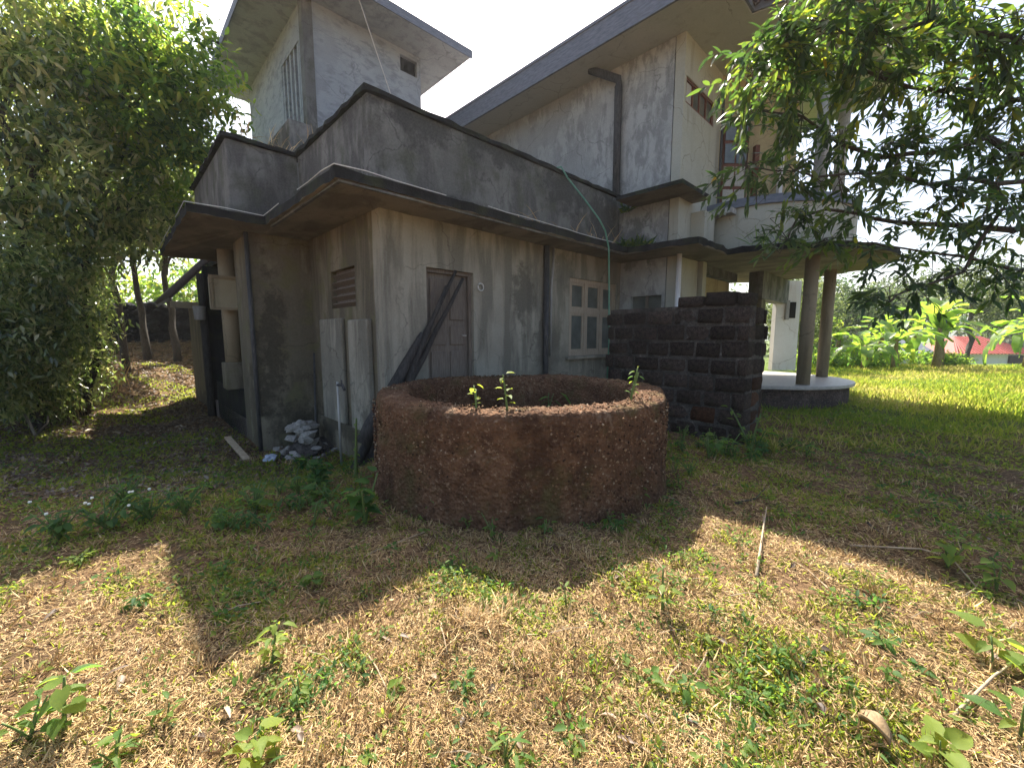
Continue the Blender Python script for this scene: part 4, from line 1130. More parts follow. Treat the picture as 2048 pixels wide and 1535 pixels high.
def banana_leaf_mesh(seed, L_=1.5, Wd=.42):
    r = np.random.default_rng(seed); n = 12
    V = []; F = []; T = []
    for i in range(n + 1):
        t_ = i / n
        w_ = Wd * .5 * (sin(pi * min(1, t_ * .95 + .05)) ** .55) * (1 if t_ > .06 else .3)
        z = .55 * t_ * L_ - .75 * L_ * t_ ** 2.3
        x = L_ * (t_ - .12 * t_ * t_)
        lf = .22 * w_ + r.normal(0, .012); rf_ = .22 * w_ + r.normal(0, .012)
        V += [(x + .06, -w_ * r.uniform(.86, 1.05), z + lf), (x, 0, z), (x + .06, w_ * r.uniform(.86, 1.05), z + rf_)]
    for i in range(n):
        k = 3 * i
        if r.random() > .16: F.append((k, k + 3, k + 4, k + 1)); T.append(r.uniform(0, .7))
        if r.random() > .16: F.append((k + 1, k + 4, k + 5, k + 2)); T.append(r.uniform(0, .7))
    me = np_mesh('leaf', np.array(V), np.array(F), np.array(T), True); me.materials.append(M['leaf_banana']); return me
BL = [banana_leaf_mesh(s) for s in range(5)]
def banana(x, y, h_, n, sc, seed, label):
    r = random.Random(seed); z = gz(x, y)
    root = empty('banana_plant', (x, y, z - .05)); tag(root, label, 'banana plant', 'banana plants at the lawn edge')
    MB().tube([(0, 0, 0), (.03, 0, h_ * .4), (-.02, .02, h_ * .8), (0, 0, h_)], [.13 * sc, .11 * sc, .09 * sc, .06 * sc], 10).build('trunk', grain('banana_stem', (.12, .07, .04), (.3, .24, .11), (5, 5, 1), .8) if seed == 1 else bpy.data.materials['banana_stem'], root, True)
    for k in range(n):
        o = bpy.data.objects.new('leaf', r.choice(BL)); COL.objects.link(o); o.parent = root
        o.location = (0, 0, h_ * r.uniform(.82, 1.0)); o.scale = (sc * r.uniform(.7, 1.1),) * 3
        o.rotation_euler = (r.uniform(-.35, .35), r.uniform(-1.15, .75), 2 * pi * k / n + r.uniform(-.4, .4))
banana(20.3, 19.7, 2.0, 12, 1.35, 1, 'tallest banana plant with a thick brown stem at centre')
banana(18.2, 19.6, 1.5, 11, 1.25, 2, 'banana plant just left of the thick stemmed one')
banana(16.6, 19.4, 1.2, 11, 1.1, 3, 'small banana plant nearest the porch columns')
banana(25.6, 20.4, 2.2, 13, 1.6, 4, 'large banana plant at the right edge of the photo')
banana(22.9, 23.5, 2.2, 10, 1.3, 5, 'banana plant rising in front of the red roof')
banana(28.0, 22.0, 2.4, 12, 1.6, 6, 'banana plant half cut off by the right frame edge')

banana(19.2, 21.5, 1.8, 11, 1.3, 7, 'banana plant behind and between the two left ones')
banana(21.8, 21.0, 1.9, 11, 1.3, 8, 'banana plant just right of the thick stemmed one')
banana(17.4, 22.0, 1.5, 10, 1.2, 9, 'banana plant in the second row behind the smallest one')
for i, (bx_, by_, h_, lab) in enumerate(((15.2, 20.6, 1.0, 'low bush at the lawn edge left of the banana plants'), (17.6, 21.2, 1.1, 'low bush between the left banana plants'), (22.2, 21.8, .8, 'low bush right of the thick stemmed banana'), (19.6, 22.4, 1.5, 'low bush hiding the dark roofed storehouse'))):
    z_ = gz(bx_, by_)
    tree('bush', (bx_, by_), (bx_, by_, z_ + h_ * .5), [((bx_, by_, z_ + h_ * .45), (1.2, .9, h_ * .5)), ((bx_ + .8, by_, z_ + h_ * .35), (.9, .8, h_ * .4))], 1800, .2, .09, 140 + i, lab, 'bush', 'low bushes along the lawn edge', mat='leaf_weed', tr=.04, csize=.35, tones=(.2, 1))
rh = empty('cottage', (66, 60, gz(66, 60)))
tag(rh, 'distant white cottage with a red tiled hip roof', 'cottage')
MB().box(-3.6, 5.0, -3, 3, -.5, 2.6).build('wall', M['white'], rh)
MB().box(2.6, 4.6, -3.3, -3.01, 0, 2.3).build('doorway', M['dark'], rh)
rf = MB().add([(-5.8, -4, 2.55), (6.2, -4, 2.55), (6.2, 4, 2.55), (-5.8, 4, 2.55), (-2.2, 0, 4.9), (1.6, 0, 4.9)], [(0, 1, 5, 4), (1, 2, 5), (2, 3, 4, 5), (3, 0, 4), (3, 2, 1, 0)]).build('roof', M['redroof'], rh)
rr_ = MB()
for k in range(24):
    x = -5.5 + k * .5
    xt = max(-2.2, min(1.6, x))
    rr_.tube([(x, -4.03, 2.57), (xt, -.1, 4.88)], .1, 5)
rr_.build('tile_rows', M['redroof'], rf)
cw = empty('storehouse', (34, 38, gz(34, 38)))
tag(cw, 'low dark roofed storehouse half hidden by banana leaves', 'storehouse')
MB().box(-2.4, 2.4, -1.5, 1.5, -.5, 2.4).build('wall', M['white'], cw)
MB().add([(-3, -2.2, 2.3), (3, -2.2, 2.3), (3, 2.2, 2.3), (-3, 2.2, 2.3), (-3, 0, 3.5), (3, 0, 3.5)], [(0, 1, 5, 4), (2, 3, 4, 5), (1, 2, 5), (3, 0, 4), (3, 2, 1, 0)]).build('roof', M['fascia'], cw)

# ------------------------------------------------------------------ individual plants in the yard
def pix(u, v, z=None):
    """ground point that the photo shows at (u, v) of 2048 x 1535 (used once, to take positions off the photo)"""
    p_ = radians(6.68)
    d = Vector(((u - 1024) / 824, cos(p_) - sin(p_) * (v - 767.5) / 824, -sin(p_) - cos(p_) * (v - 767.5) / 824))
    zz = 0 if z is None else z
    for _ in range(6):
        t_ = (zz - 1.6) / d.z
        x, y = d.x * t_, d.y * t_
        if z is None: zz = gz(x, y)
    return x, y, zz

LEAFM = {}
def leaf_piece(kind, tone):
    key = (kind, round(tone, 1))
    if key not in LEAFM:
        sh_ = {'round': (1, .85, 10, .12, .25), 'oval': (1, .5, 6, .15, .25), 'lance': (1, .26, 6, .12, .3)}[kind]
        arr = leaf_arrays([(0, 0, 0)], [(1, 0, 0)], [(0, 0, 1)], sh_[0], sh_[1], [tone], sh_[2], sh_[3], sh_[4])
        me = np_mesh('leaf', *arr); me.materials.append(M['leaf_weed']); LEAFM[key] = me
    return LEAFM[key]

def weed(loc, h_, n, ls, kind, seed, label, tone=.5, group='young plants in the yard', branches=1, name='weed', spread=1.0, flower=0):
    r = random.Random(seed)
    root = empty(name, loc); tag(root, label, 'plant', group)
    stems = MB(); slots = []
    for b in range(branches):
        az = r.uniform(0, 2 * pi); lean = r.uniform(.1, .5) * (1 if branches > 1 else .35) * spread
        hh = h_ * r.uniform(.7, 1) if b else h_
        path = [Vector((cos(az) * lean * hh * t_ ** 1.3, sin(az) * lean * hh * t_ ** 1.3, hh * t_)) for t_ in np.linspace(0, 1, 6)]
        stems.tube(path, [.012 * h_ / .4 * (1 - .6 * i / 5) + .0015 for i in range(6)], 5)
        slots.append(path)
    stems.build('stem', M['stem'], root, True)
    for k in range(n):
        path = slots[k % len(slots)]
        t_ = (k // len(slots) + 1) / max(1, math.ceil(n / len(slots))) * .85 + .15
        i = min(int(t_ * 5), 4); p0 = path[i].lerp(path[i + 1], min(1, t_ * 5 - i))
        o = bpy.data.objects.new('leaf', leaf_piece(kind, min(1, max(0, tone + r.uniform(-.25, .25))))); COL.objects.link(o); o.parent = root
        s_ = ls * r.choice([.45, .7, .9, 1.0, 1.15, 1.35]) * r.uniform(.85, 1.15)
        az_ = k * 2.4 + r.uniform(-.4, .4)
        o.location = p0 + Vector((cos(az_), sin(az_), .25)) * s_ * .35
        o.scale = (s_, s_ * r.uniform(.7, 1.1), s_ * r.uniform(.6, 1.8))
        o.rotation_euler = (r.uniform(-.35, .35), r.uniform(-.5, .35), az_)
    for k in range(flower):
        p0 = slots[k % len(slots)][-1]
        MB().prism(arc(.011, 0, 2 * pi * .9, 9, (0, 0)), 0, .012).build('flower', M['flower'], root, loc=p0 + Vector((r.uniform(-.1, .1), r.uniform(-.1, .1), .02)))
    return root

def pw(u, v, h_, n, ls, *a, **k):
    a = (h_, int(n * 1.5), ls * .82, *a)
    return weed(pix(u, v), *a, **k)
pw(545, 1330, .20, 16, .075, 'oval', 1, 'bright bushy seedling on the tip of the house shadow', .9)
pw(130, 1470, .27, 9, .085, 'round', 2, 'tall seedling with round leaves at the lower left', .6)
pw(1325, 1225, .26, 9, .07, 'oval', 3, 'slender upright seedling right of centre below the well', .7)
pw(970, 1215, .13, 10, .055, 'oval', 4, 'small upright seedling below the well shadow, left of centre', .7)
pw(1132, 1215, .15, 10, .05, 'oval', 5, 'small upright seedling below the middle of the well', .7)
pw(1895, 1135, .24, 11, .09, 'round', 6, 'lit leafy plant at the right edge of the shadow', .8, branches=2)
pw(1992, 1185, .2, 9, .085, 'round', 7, 'lit leafy plant at the right frame edge', .8, branches=2)
pw(1985, 1340, .16, 5, .13, 'round', 8, 'yellow green broad leaf plant at the right', .95)
pw(1880, 1530, .10, 8, .09, 'round', 9, 'bright yellow green plant at the bottom right', 1.0)
pw(2040, 1480, .16, 8, .10, 'oval', 10, 'pale leafy plant in the bottom right corner', .6)
pw(520, 1530, .12, 8, .085, 'round', 11, 'bright broad leaf plant at the bottom edge left of centre', 1.0)
pw(600, 1400, .10, 12, .06, 'oval', 12, 'low yellow green weed right of the shadow tip', .9, branches=3)
pw(230, 1530, .12, 14, .06, 'oval', 13, 'low leafy weed at the bottom left', .6, branches=3)
pw(60, 1480, .16, 12, .08, 'oval', 14, 'leafy weed at the lower left frame edge', .5, branches=3)
pw(1010, 1530, .12, 10, .09, 'lance', 15, 'grassy green tuft at the bottom centre', .6, branches=4)
pw(1560, 1330, .09, 10, .055, 'oval', 16, 'small green weed in the straw at right of centre', .7, branches=2)
pw(1370, 1395, .09, 12, .06, 'oval', 17, 'small green weed in the straw below the well', .5, branches=2)
pw(270, 1215, .07, 16, .06, 'oval', 18, 'low pale weed left of the shadow edge', .3, branches=4)
pw(160, 1130, .09, 22, .05, 'oval', 19, 'low bright weed patch at the left', .9, branches=6, spread=2)
pw(1760, 1290, .08, 16, .06, 'oval', 20, 'low pale green weed at the right of the straw', .3, branches=4, spread=2)
pw(730, 1050, .42, 26, .12, 'round', 21, 'leafy dark green weed against the left side of the well', .3, branches=5)
pw(712, 960, .72, 12, .06, 'oval', 22, 'tall thin stalk left of the well', .4)
pw(862, 1035, .24, 12, .10, 'oval', 23, 'small plant at the foot of the well, left side', .4, branches=2)
pw(1277, 1010, .20, 8, .08, 'oval', 24, 'small plant at the foot of the well, right side', .5)
pw(1500, 905, .60, 16, .09, 'oval', 25, 'tall stalk weed before the end of the laterite wall', .5, branches=2)
pw(1500, 925, .25, 26, .10, 'oval', 26, 'bushy dark weed at the foot of the laterite wall end', .2, branches=5)
pw(1420, 900, .35, 14, .06, 'oval', 27, 'spindly weed before the middle of the laterite wall', .3, branches=3)
pw(1380, 950, .20, 24, .06, 'oval', 28, 'low weed right of the well', .4, branches=6, spread=2)
pw(640, 970, .30, 34, .10, 'round', 29, 'broad dark weed in front of the plaster heap', .15, branches=7, spread=1.6)
pw(600, 940, .22, 24, .08, 'round', 30, 'low dark weed left of the plaster heap', .15, branches=6, spread=1.6)
pw(450, 1150, .10, 10, .07, 'oval', 31, 'small green weed inside the house shadow', .5, branches=2)
for k, (u, v, lab) in enumerate(((120, 1080, 'flowering weed at the left end of the shaded patch'), (215, 1060, 'flowering weed with white heads in the middle of the shaded patch'), (300, 1040, 'flowering weed at the right end of the shaded patch'), (370, 1030, 'dark leafy weed right of the flowering patch'), (250, 1010, 'dark leafy weed behind the flowering patch'))):
    pw(u, v, .26, 42, .085, 'oval', 40 + k, lab, .25, branches=9, spread=1.8, flower=3 if k < 3 else 0)
rw_ = random.Random(9)
def zone(x, y):
    q = x / y
    side = 'far left' if q < -.75 else 'left' if q < -.3 else 'middle' if q < .25 else 'right' if q < .75 else 'far right'
    return side + (', closest to the camera' if y < 1.9 else ', halfway to the well' if y < 2.7 else ', near the well')
SHAPE = {'oval': 'oval leaved', 'round': 'round leaved', 'lance': 'narrow leaved'}
for k in range(34):                                     # tangle between the heap and the well
    x, y = rw_.uniform(-2.5, -1.55), rw_.uniform(3.1, 5.0)
    if (x - .09) ** 2 + (y - 4.92) ** 2 < 1.8 ** 2: continue
    kd, h_ = rw_.choice(['oval', 'round', 'oval']), rw_.uniform(.08, .26)
    weed((x, y, gz(x, y)), h_, 16, rw_.uniform(.04, .085), kd, 200 + k, '%s %s weed left of the well, %s' % ('tall' if h_ > .22 else 'middling' if h_ > .17 else 'low' if h_ > .12 else 'very low', SHAPE[kd], 'close to the well wall' if x > -1.85 and y > 3.8 else 'beside the house wall' if y > 4.4 else 'out in the yard'), rw_.uniform(.1, .5), 'weeds tangled left of the well', branches=4, spread=1.5)
for k in range(26):                                     # along the foot of the well and the laterite wall
    t_ = rw_.uniform(-2.4, .55); x, y = .09 + 1.78 * cos(t_) + rw_.gauss(0, .06), 4.92 + 1.78 * sin(t_) + rw_.gauss(0, .06)
    h_ = rw_.uniform(.05, .16)
    weed((x, y, gz(x, y)), h_, 12, rw_.uniform(.03, .06), 'oval', 250 + k, '%s weed at the foot of the well, %s side' % ('taller' if h_ > .11 else 'tiny', 'left' if x < -.9 else 'front left' if x < -.2 else 'front' if x < .5 else 'front right' if x < 1.2 else 'right'), rw_.uniform(.2, .7), 'weeds along the foot of the well', branches=3, spread=1.6)
for k in range(60):                                     # seedlings in the straw
    a_ = rw_.uniform(-1.05, 1.05); d_ = 1.25 * (2.6 ** rw_.random()); x, y = d_ * sin(a_), d_ * cos(a_)
    kd, tn = rw_.choice(['oval', 'oval', 'round', 'lance']), rw_.uniform(.3, 1)
    weed((x, y, gz(x, y)), rw_.uniform(.03, .10), rw_.randint(6, 14), rw_.uniform(.025, .055), kd, 300 + k, 'tiny %s %s seedling in straw, %s' % ('yellow green' if tn > .65 else 'dark green', SHAPE[kd], zone(x, y)), tn, 'tiny seedlings in the straw', branches=rw_.choice([1, 2, 3]), spread=1.3)
for k in range(22):                                     # thicket at the near end of the laterite wall
    x, y = rw_.uniform(2.3, 3.9), rw_.uniform(5.15, 5.85)
    if x > 3.3 and y > 5.75: continue
    kd, h_ = rw_.choice(['oval', 'oval', 'round', 'lance']), rw_.uniform(.08, .34)
    weed((x, y, gz(x, y)), h_, 18, rw_.uniform(.05, .1), kd, 400 + k, '%s %s weed before the laterite wall, %s' % ('tall' if h_ > .24 else 'low' if h_ < .15 else 'middling', SHAPE[kd], 'towards the well' if x < 2.9 else 'towards its near corner' if x < 3.5 else 'beyond its near corner'), rw_.uniform(.15, .6), 'weeds before the laterite wall', branches=4, spread=1.4)
x, y, z = pix(960, 1250)
tuft_o = tuft(None, 'hay_tuft', [(x + rw_.gauss(0, .06), y + rw_.gauss(0, .05), z + .01) for _ in range(14)], 22, .12, .005, M['straw'], 12, .6)
tag(tuft_o, 'pale golden tuft of hay lying in the straw below the well', 'hay')
# on the well rim
weed((-.30, 3.42, .96), .22, 9, .07, 'oval', 60, 'seedling on the well rim, left of the middle', .9, 'seedlings rooted on the well rim', branches=2)
weed((-.04, 3.40, .96), .32, 9, .07, 'oval', 61, 'taller seedling on the middle of the well rim', 1.0, 'seedlings rooted on the well rim')
weed((1.16, 3.98, .96), .34, 16, .05, 'oval', 62, 'branching seedling on the right of the well rim', .6, 'seedlings rooted on the well rim', branches=3)
weed((.55, 6.15, .45), .4, 12, .28, 'lance', 63, 'green fern growing from the inner wall of the well', .3, 'seedlings rooted on the well rim', branches=3, name='fern')

# ------------------------------------------------------------------ fallen sticks and leaves
def stick(pts, r0, label, mat='twig', fork=None):
    P = [Vector(p) for p in pts]
    mb = MB().tube(P, [r0 * (1 - .6 * i / (len(P) - 1)) for i in range(len(P))], 6)
    if fork: mb.tube([P[fork[0]], P[fork[0]] + Vector(fork[1])], [r0 * .6, r0 * .3], 5)
    return tag(mb.build('stick', M[mat], smooth_=True), label, 'stick')
def gp(u, v, dz=.02):
    x, y, z = pix(u, v); return (x, y, z + dz)
stick([gp(1512, 1160, .03), gp(1520, 1110, .05), gp(1527, 1060, .06), gp(1532, 1035, .1)], .011, 'pale forked stick lying on the straw right of the well', fork=(2, (.06, .12, .03)))
stick([gp(20, 812, .05), gp(60, 795, .18), gp(85, 770, .25), gp(100, 752, .32)], .03, 'pale crooked branch lying at the foot of the left bank', 'barkpale')
stick([gp(60, 850, .03), gp(120, 815, .05), gp(190, 790, .04)], .02, 'grey stick lying across the shaded path', 'barkpale')
stick([gp(1700, 1095), gp(1840, 1110, .05), gp(1900, 1130, .06), gp(1970, 1200)], .008, 'long thin vine trailing along the shadow edge at right')
stick([gp(1470, 1010), gp(1510, 1005, .04), gp(1530, 985, .05)], .01, 'dark bent twig in the shade before the laterite wall', 'bark')
stick([gp(780, 1095), gp(850, 1070, .03)], .008, 'pale twig in the shade before the well')
stick([gp(1905, 1440), gp(1985, 1370, .05), gp(2048, 1320, .03)], .008, 'dry stalk lying at the right edge')
stick([gp(1735, 1050), gp(1765, 1075, .03)], .009, 'short broken twig in the shade at right', 'bark')
# dry palm sheath in the lower right
ds = MB(); V = []; 
p0 = Vector(gp(1715, 1460, .06)); p1 = Vector(gp(1778, 1510, .05))
ax = (p1 - p0); sdv = Vector((-ax.y, ax.x, 0)).normalized()
for i in range(9):
    t_ = i / 8; w_ = .027 * sin(pi * (.08 + .84 * t_)); c = p0.lerp(p1, t_) + Vector((0, 0, .03 * sin(pi * t_)))
    V += [c - sdv * w_ + Vector((0, 0, .025)), c - Vector((0, 0, .012)), c + sdv * w_ + Vector((0, 0, .03))]
o = MB().add(V, [(3 * i + j, 3 * i + 3 + j, 3 * i + 4 + j, 3 * i + 1 + j) for i in range(8) for j in range(2)]).build('dry_leaf', M['dryleaf'], smooth_=True)
so = o.modifiers.new('solid', 'SOLIDIFY'); so.thickness = .004
tag(o, 'curled dry brown leaf lying at the lower right', 'leaf')

# ------------------------------------------------------------------ straw, grass, ground cover, litter
def polar(n, r0, r1, half, power=1.0, seed=0):
    r = np.random.default_rng(seed)
    t = r.random(n)
    rad = r0 * (r1 / r0) ** t if power == 1 else (r0 ** (2 - power) + t * (r1 ** (2 - power) - r0 ** (2 - power))) ** (1 / (2 - power))
    a = r.uniform(-half, half, n)
    return rad * np.sin(a), rad * np.cos(a), rad, r

def free_mask(x, y):
    """not inside the house, the well or the laterite wall"""
    dx, dy = x + 1.8, y - 5.8
    a = dx * cos(HROT) + dy * sin(HROT); b = -dx * sin(HROT) + dy * cos(HROT)
    m = ~((a > 0) & (b > 0) & (b < 11.5)) & ~((a > -1.0) & (b > 2.75) & (b < 11.5)) & ~((a > 6.1) & (b > -1.35))
    m &= (x - .09) ** 2 + (y - 4.92) ** 2 > 1.70 ** 2
    m &= (a - CC[0]) ** 2 + (b - CC[1]) ** 2 > 2.3 ** 2
    m &= ~((a > 3.75) & (a < 4.1) & (b > -3.55) & (b < -1.1)) & ~((a > 3.75) & (a < 4.7) & (b > -3.55) & (b < -3.2))
    return m

def vnoise(x, y, s, seed):
    """cheap smooth value noise"""
    r = np.random.default_rng(seed); T = r.random((64, 64))
    X = x * s + 31.7; Y = y * s + 17.3
    i = np.floor(X).astype(int); j = np.floor(Y).astype(int)
    fx = X - i; fy = Y - j; fx = fx * fx * (3 - 2 * fx); fy = fy * fy * (3 - 2 * fy)
    g = lambda p, q: T[p % 64, q % 64]
    return (g(i, j) * (1 - fx) + g(i + 1, j) * fx) * (1 - fy) + (g(i, j + 1) * (1 - fx) + g(i + 1, j + 1) * fx) * fy

def lawn_w(x, y):
    return smooth((x - 4.0) / 3.5) * smooth((y - 5.5) / 3)

def build_cover():
    half = radians(76)
    # dry straw lying flat
    x, y, rad, r = polar(500000, .95, 14, half, 1, 1)
    m = free_mask(x, y)
    pn = .55 * vnoise(x, y, 1.1, 5) + .45 * vnoise(x, y, 3.1, 6)
    m &= r.random(len(x)) < np.where(lawn_w(x, y) > .5, .12, np.clip(1 - .45 * smooth((pn - .5) / .22) - .75 * smooth((vnoise(x, y, 5.5, 31) - .6) / .2), .06, 1))
    m &= r.random(len(x)) < np.where((x < -4.5) & (y > 4), .35, 1) * (1 - .6 * smooth((x - 1.2) / 1.8) * smooth((y - 2.9) / 1.6)) * (1 - .4 * smooth((-1.0 - x) / 1.2) * smooth((y - 2.6) / 1.4))
    x, y, rad = x[m], y[m], rad[m]; n = len(x)
    az = r.uniform(0, 2 * pi, n) * .9 + vnoise(x, y, .8, 9) * 5
    D = np.stack([np.cos(az), np.sin(az), r.normal(.02, .2, n)], -1)
    N = r.normal(0, .35, (n, 3)) + np.array([0, 0, 1.])
    P = np.stack([x, y, ground_z(x, y) + r.uniform(.002, .03, n)], -1)
    ln = r.uniform(.012, .052, n) * (1 + .07 * rad); wd = r.uniform(.0014, .0032, n) * (.8 + .3 * rad)
    t = np.clip(r.normal(.52, .24, n) + .25 * (vnoise(x, y, 1.7, 12) - .5), 0, 1)
    arr = leaf_arrays(P, D, N, ln, wd, t, 4, .1, .1)
    o = link('straw', np_mesh('straw', *arr), M['straw']); tag(o, 'dry cut straw covering the yard', None, None, 'stuff')
    # upright dry stubble
    x, y, rad, r = polar(1700, 1.0, 10, half, 1, 8)
    m = free_mask(x, y) & (lawn_w(x, y) < .5); x, y, rad = x[m], y[m], rad[m]
    per = 18; X = np.repeat(x, per); Y = np.repeat(y, per); n = len(X)
    off = r.normal(0, .03, (n, 2))
    P = np.stack([X + off[:, 0], Y + off[:, 1], ground_z(X, Y)], -1)
    D = np.stack([off[:, 0] * 16 + r.normal(0, .3, n), off[:, 1] * 16 + r.normal(0, .3, n), r.uniform(.35, 1.1, n)], -1)
    arr = leaf_arrays(P, D, r.normal(0, 1, (n, 3)), r.uniform(.03, .10, n), r.uniform(.002, .004, n) * (.8 + .3 * np.repeat(rad, per)), np.clip(r.normal(.55, .25, n), 0, 1), 4, .1, .3)
    o = link('stubble', np_mesh('stubble', *arr), M['straw']); tag(o, 'dry upright stubble tufts in the yard', None, None, 'stuff')
    # short green grass and creeping weeds
    x, y, rad, r = polar(260000, 1.0, 11, half, 1, 2)
    m = free_mask(x, y)
    pn = .2 * vnoise(x, y, 1.1, 5) + .35 * vnoise(x, y, 3.1, 6) + .45 * vnoise(x, y, 8, 7)
    shade_zone = np.maximum(smooth((x - 1.2) / 1.8) * smooth((y - 2.6) / 1.6), .8 * smooth((-1.0 - x) / 1.2) * smooth((y - 2.4) / 1.4))  # thicker grass where shade falls, for greener, darker ground there
    m &= r.random(len(x)) < np.clip(smooth((pn - .5 + .16 * shade_zone) / .2) * .95, .10, 1)
    x, y, rad = x[m], y[m], rad[m]; n = len(x)
    D = r.normal(0, .8, (n, 3)); D[:, 2] = np.abs(D[:, 2]) + .35
    N = r.normal(0, .5, (n, 3)) + np.array([0, 0, 1.])
    P = np.stack([x, y, ground_z(x, y)], -1)
    arr1 = leaf_arrays(P, D, N, r.uniform(.015, .05, n) * (1 + .06 * rad), r.uniform(.005, .011, n) * (.8 + .22 * rad), np.clip(r.normal(.5, .22, n), 0, 1), 4, .2, .3)
    n2 = 42000; X2 = r.uniform(-15, -2.2, n2); Y2 = r.uniform(4.5, 16.5, n2)
    mm = free_mask(X2, Y2) & (r.random(n2) < smooth((vnoise(X2, Y2, .9, 33) - .34) / .3)); X2, Y2 = X2[mm], Y2[mm]; n2 = len(X2)
    D2 = r.normal(0, .8, (n2, 3)); D2[:, 2] = np.abs(D2[:, 2]) + .3
    arr1 = join_arrays([arr1, leaf_arrays(np.stack([X2, Y2, ground_z(X2, Y2)], -1), D2, r.normal(0, .5, (n2, 3)) + np.array([0, 0, 1.]), r.uniform(.05, .12, n2), r.uniform(.02, .045, n2), np.clip(r.normal(.4, .2, n2), 0, 1), 4, .2, .3)])
    # tussocks: clumps of small oval leaves
    x, y, rad, r = polar(10000, 1.0, 11, half, 1, 3)
    m = free_mask(x, y); pn = .2 * vnoise(x, y, 1.1, 5) + .4 * vnoise(x, y, 3.1, 6) + .4 * vnoise(x, y, 6, 8)
    near_house = (x < -1.2) & (y > 3.6)
    m &= r.random(len(x)) < np.clip(smooth((pn - .54) / .2) * .6 + .08 + .3 * near_house + .3 * smooth((x - 1.2) / 1.8) * smooth((y - 2.6) / 1.6), 0, 1)
    x, y, rad = x[m], y[m], rad[m]
    per = 14
    big = r.uniform(.3, .95, len(x)) * (1 + .1 * rad)
    X = np.repeat(x, per); Y = np.repeat(y, per); B_ = np.repeat(big, per); n = len(X)
    off = r.normal(0, .035, (n, 3)) * B_[:, None]
    P = np.stack([X + off[:, 0], Y + off[:, 1], ground_z(X, Y) + r.uniform(0, .05, n) * B_], -1)
    D = off * 25 + r.normal(0, .5, (n, 3)); D[:, 2] = np.abs(D[:, 2]) * .5 + .25
    N = r.normal(0, .35, (n, 3)) + np.array([0, 0, 1.])
    arr2 = leaf_arrays(P, D, N, r.uniform(.02, .045, n) * B_, r.uniform(.010, .02, n) * B_, np.clip(np.repeat(r.uniform(.1, 1, len(x)), per) + r.normal(0, .1, n), 0, 1), 6, .2, .25)
    o = link('grass', np_mesh('grass', *arr1), M['grass']); tag(o, 'short green grass growing through the straw', None, None, 'stuff')
    o = link('ground_cover', np_mesh('ground_cover', *arr2), M['leaf_weed']); tag(o, 'small creeping weeds between the straw', None, None, 'stuff')
    # lawn on the right, long blades
    r = np.random.default_rng(4)
    n = 90000
    t_ = r.random(n); Y = 5.5 + 16.5 * t_ ** 1.25; X = r.uniform(3.5, 34, n) * (.25 + .75 * t_ ** .6)
    X = np.maximum(X, 3.6)
    m = free_mask(X, Y) & (r.random(n) < np.clip(lawn_w(X, Y), .1, 1)); X, Y = X[m], Y[m]; n = len(X)
    D = r.normal(0, .55, (n, 3)); D[:, 2] = np.abs(D[:, 2]) + .8
    P = np.stack([X, Y, ground_z(X, Y)], -1)
    pn = vnoise(X, Y, .5, 21); tall = .55 + .9 * vnoise(X, Y, .33, 22)
    arr = leaf_arrays(P, D, r.normal(0, 1, (n, 3)), r.uniform(.06, .22, n) * tall, r.uniform(.008, .016, n) * (.6 + .09 * Y), np.clip(r.normal(.45, .2, n) + .9 * (pn - .48), 0, 1), 4, .1, .35)
    o = link('lawn', np_mesh('lawn', *arr), M['grass']); tag(o, 'long bright grass on the lawn beside the porch', None, None, 'stuff')
    x, y, rad, r = polar(170, 1.1, 8, half, 1, 41)
    m = free_mask(x, y); x, y = x[m], y[m]; n = len(x)
    D = r.normal(0, 1, (n, 3)); D[:, 2] *= .15
    P = np.stack([x, y, ground_z(x, y) + .025], -1)
    arr = leaf_arrays(P, D, r.normal(0, .35, (n, 3)) + np.array([0, 0, 1.]), r.uniform(.04, .10, n), r.uniform(.015, .035, n), np.clip(r.normal(.4, .25, n), 0, 1), 6, .3, .2)
    o = link('fallen_leaves', np_mesh('fallen_leaves', *arr), M['litter']); tag(o, 'whole brown leaves scattered over the yard', None, None, 'stuff')
    tw = MB(); x, y, rad, r = polar(80, 1.2, 8, half, 1, 43)
    m = free_mask(x, y)
    for xx, yy in zip(x[m], y[m]):
        a_ = r.uniform(0, 6.28); L_ = r.uniform(.08, .35); zz = gz(xx, yy) + .02
        tw.tube([(xx, yy, zz), (xx + cos(a_) * L_ * .5 + r.normal(0, .01), yy + sin(a_) * L_ * .5 + r.normal(0, .01), zz + .015), (xx + cos(a_) * L_, yy + sin(a_) * L_, zz)], [.004, .003, .002], 4, cap=False)
    o = tw.build('twigs', M['twig']); tag(o, 'thin dry twigs scattered over the yard', None, None, 'stuff')
    # leaf litter on the left path and bank
    n = 60000
    t_ = r.random(n); Y = 4 + 17 * t_; X = -r.uniform(2.2, 20, n) * (.45 + .6 * t_)
    m = free_mask(X, Y) & (X < -3 - .0 * Y); X, Y = X[m], Y[m]; n = len(X)
    D = r.normal(0, 1, (n, 3)); D[:, 2] *= .3
    N = r.normal(0, .5, (n, 3)) + np.array([0, 0, 1.])
    P = np.stack([X, Y, ground_z(X, Y) + r.uniform(.005, .03, n)], -1)
    arr = leaf_arrays(P, D, N, r.uniform(.04, .11, n) * (.7 + .05 * Y), r.uniform(.02, .05, n) * (.7 + .05 * Y), np.clip(r.normal(.45, .25, n), 0, 1), 4, .3, .2)
    o = link('leaf_litter', np_mesh('leaf_litter', *arr), M['litter']); tag(o, 'fallen dry leaves on the path and bank at left', None, None, 'stuff')
build_cover()

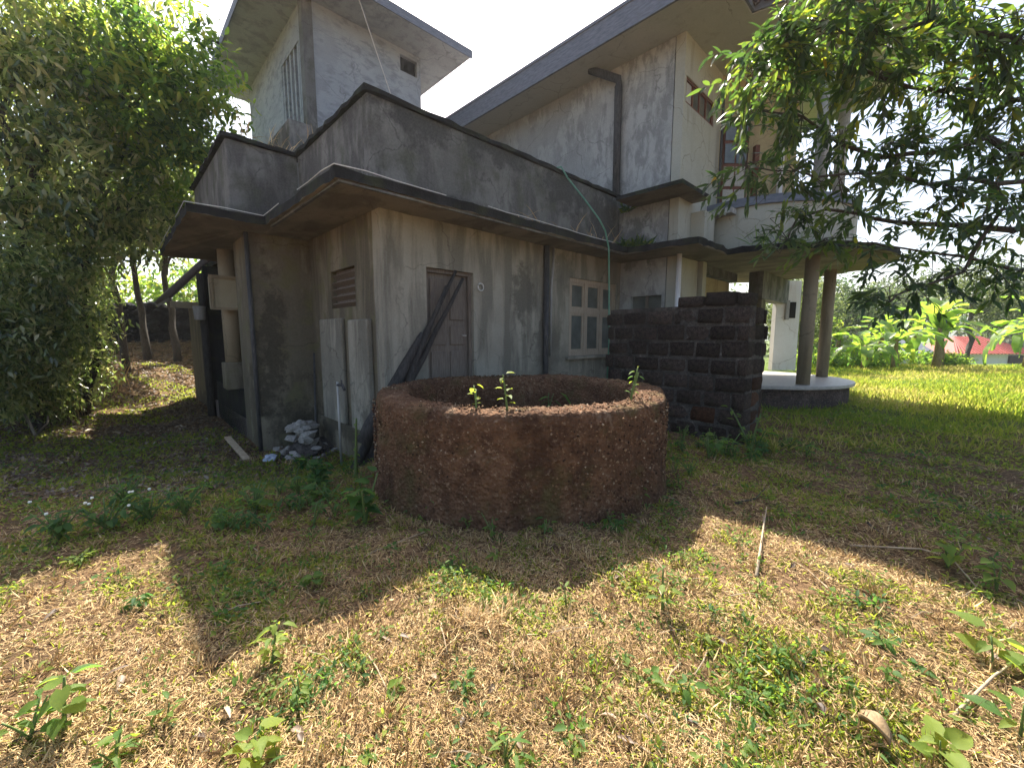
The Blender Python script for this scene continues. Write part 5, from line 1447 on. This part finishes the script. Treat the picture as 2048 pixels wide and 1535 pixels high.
# ------------------------------------------------------------------ air
hz_m, hz_nt, hz_out = new_mat('pale_haze')
pv = hz_nt.nodes.new('ShaderNodeVolumePrincipled')
pv.inputs['Color'].default_value = (.95, .97, 1, 1)
pv.inputs['Density'].default_value = .0006
pv.inputs['Anisotropy'].default_value = .35
hz_nt.links.new(pv.outputs[0], hz_out.inputs['Volume'])
hb = MB().box(-1000, 1000, -320, 1550, -9, 34).build('haze', hz_m)
tag(hb, kind='stuff')
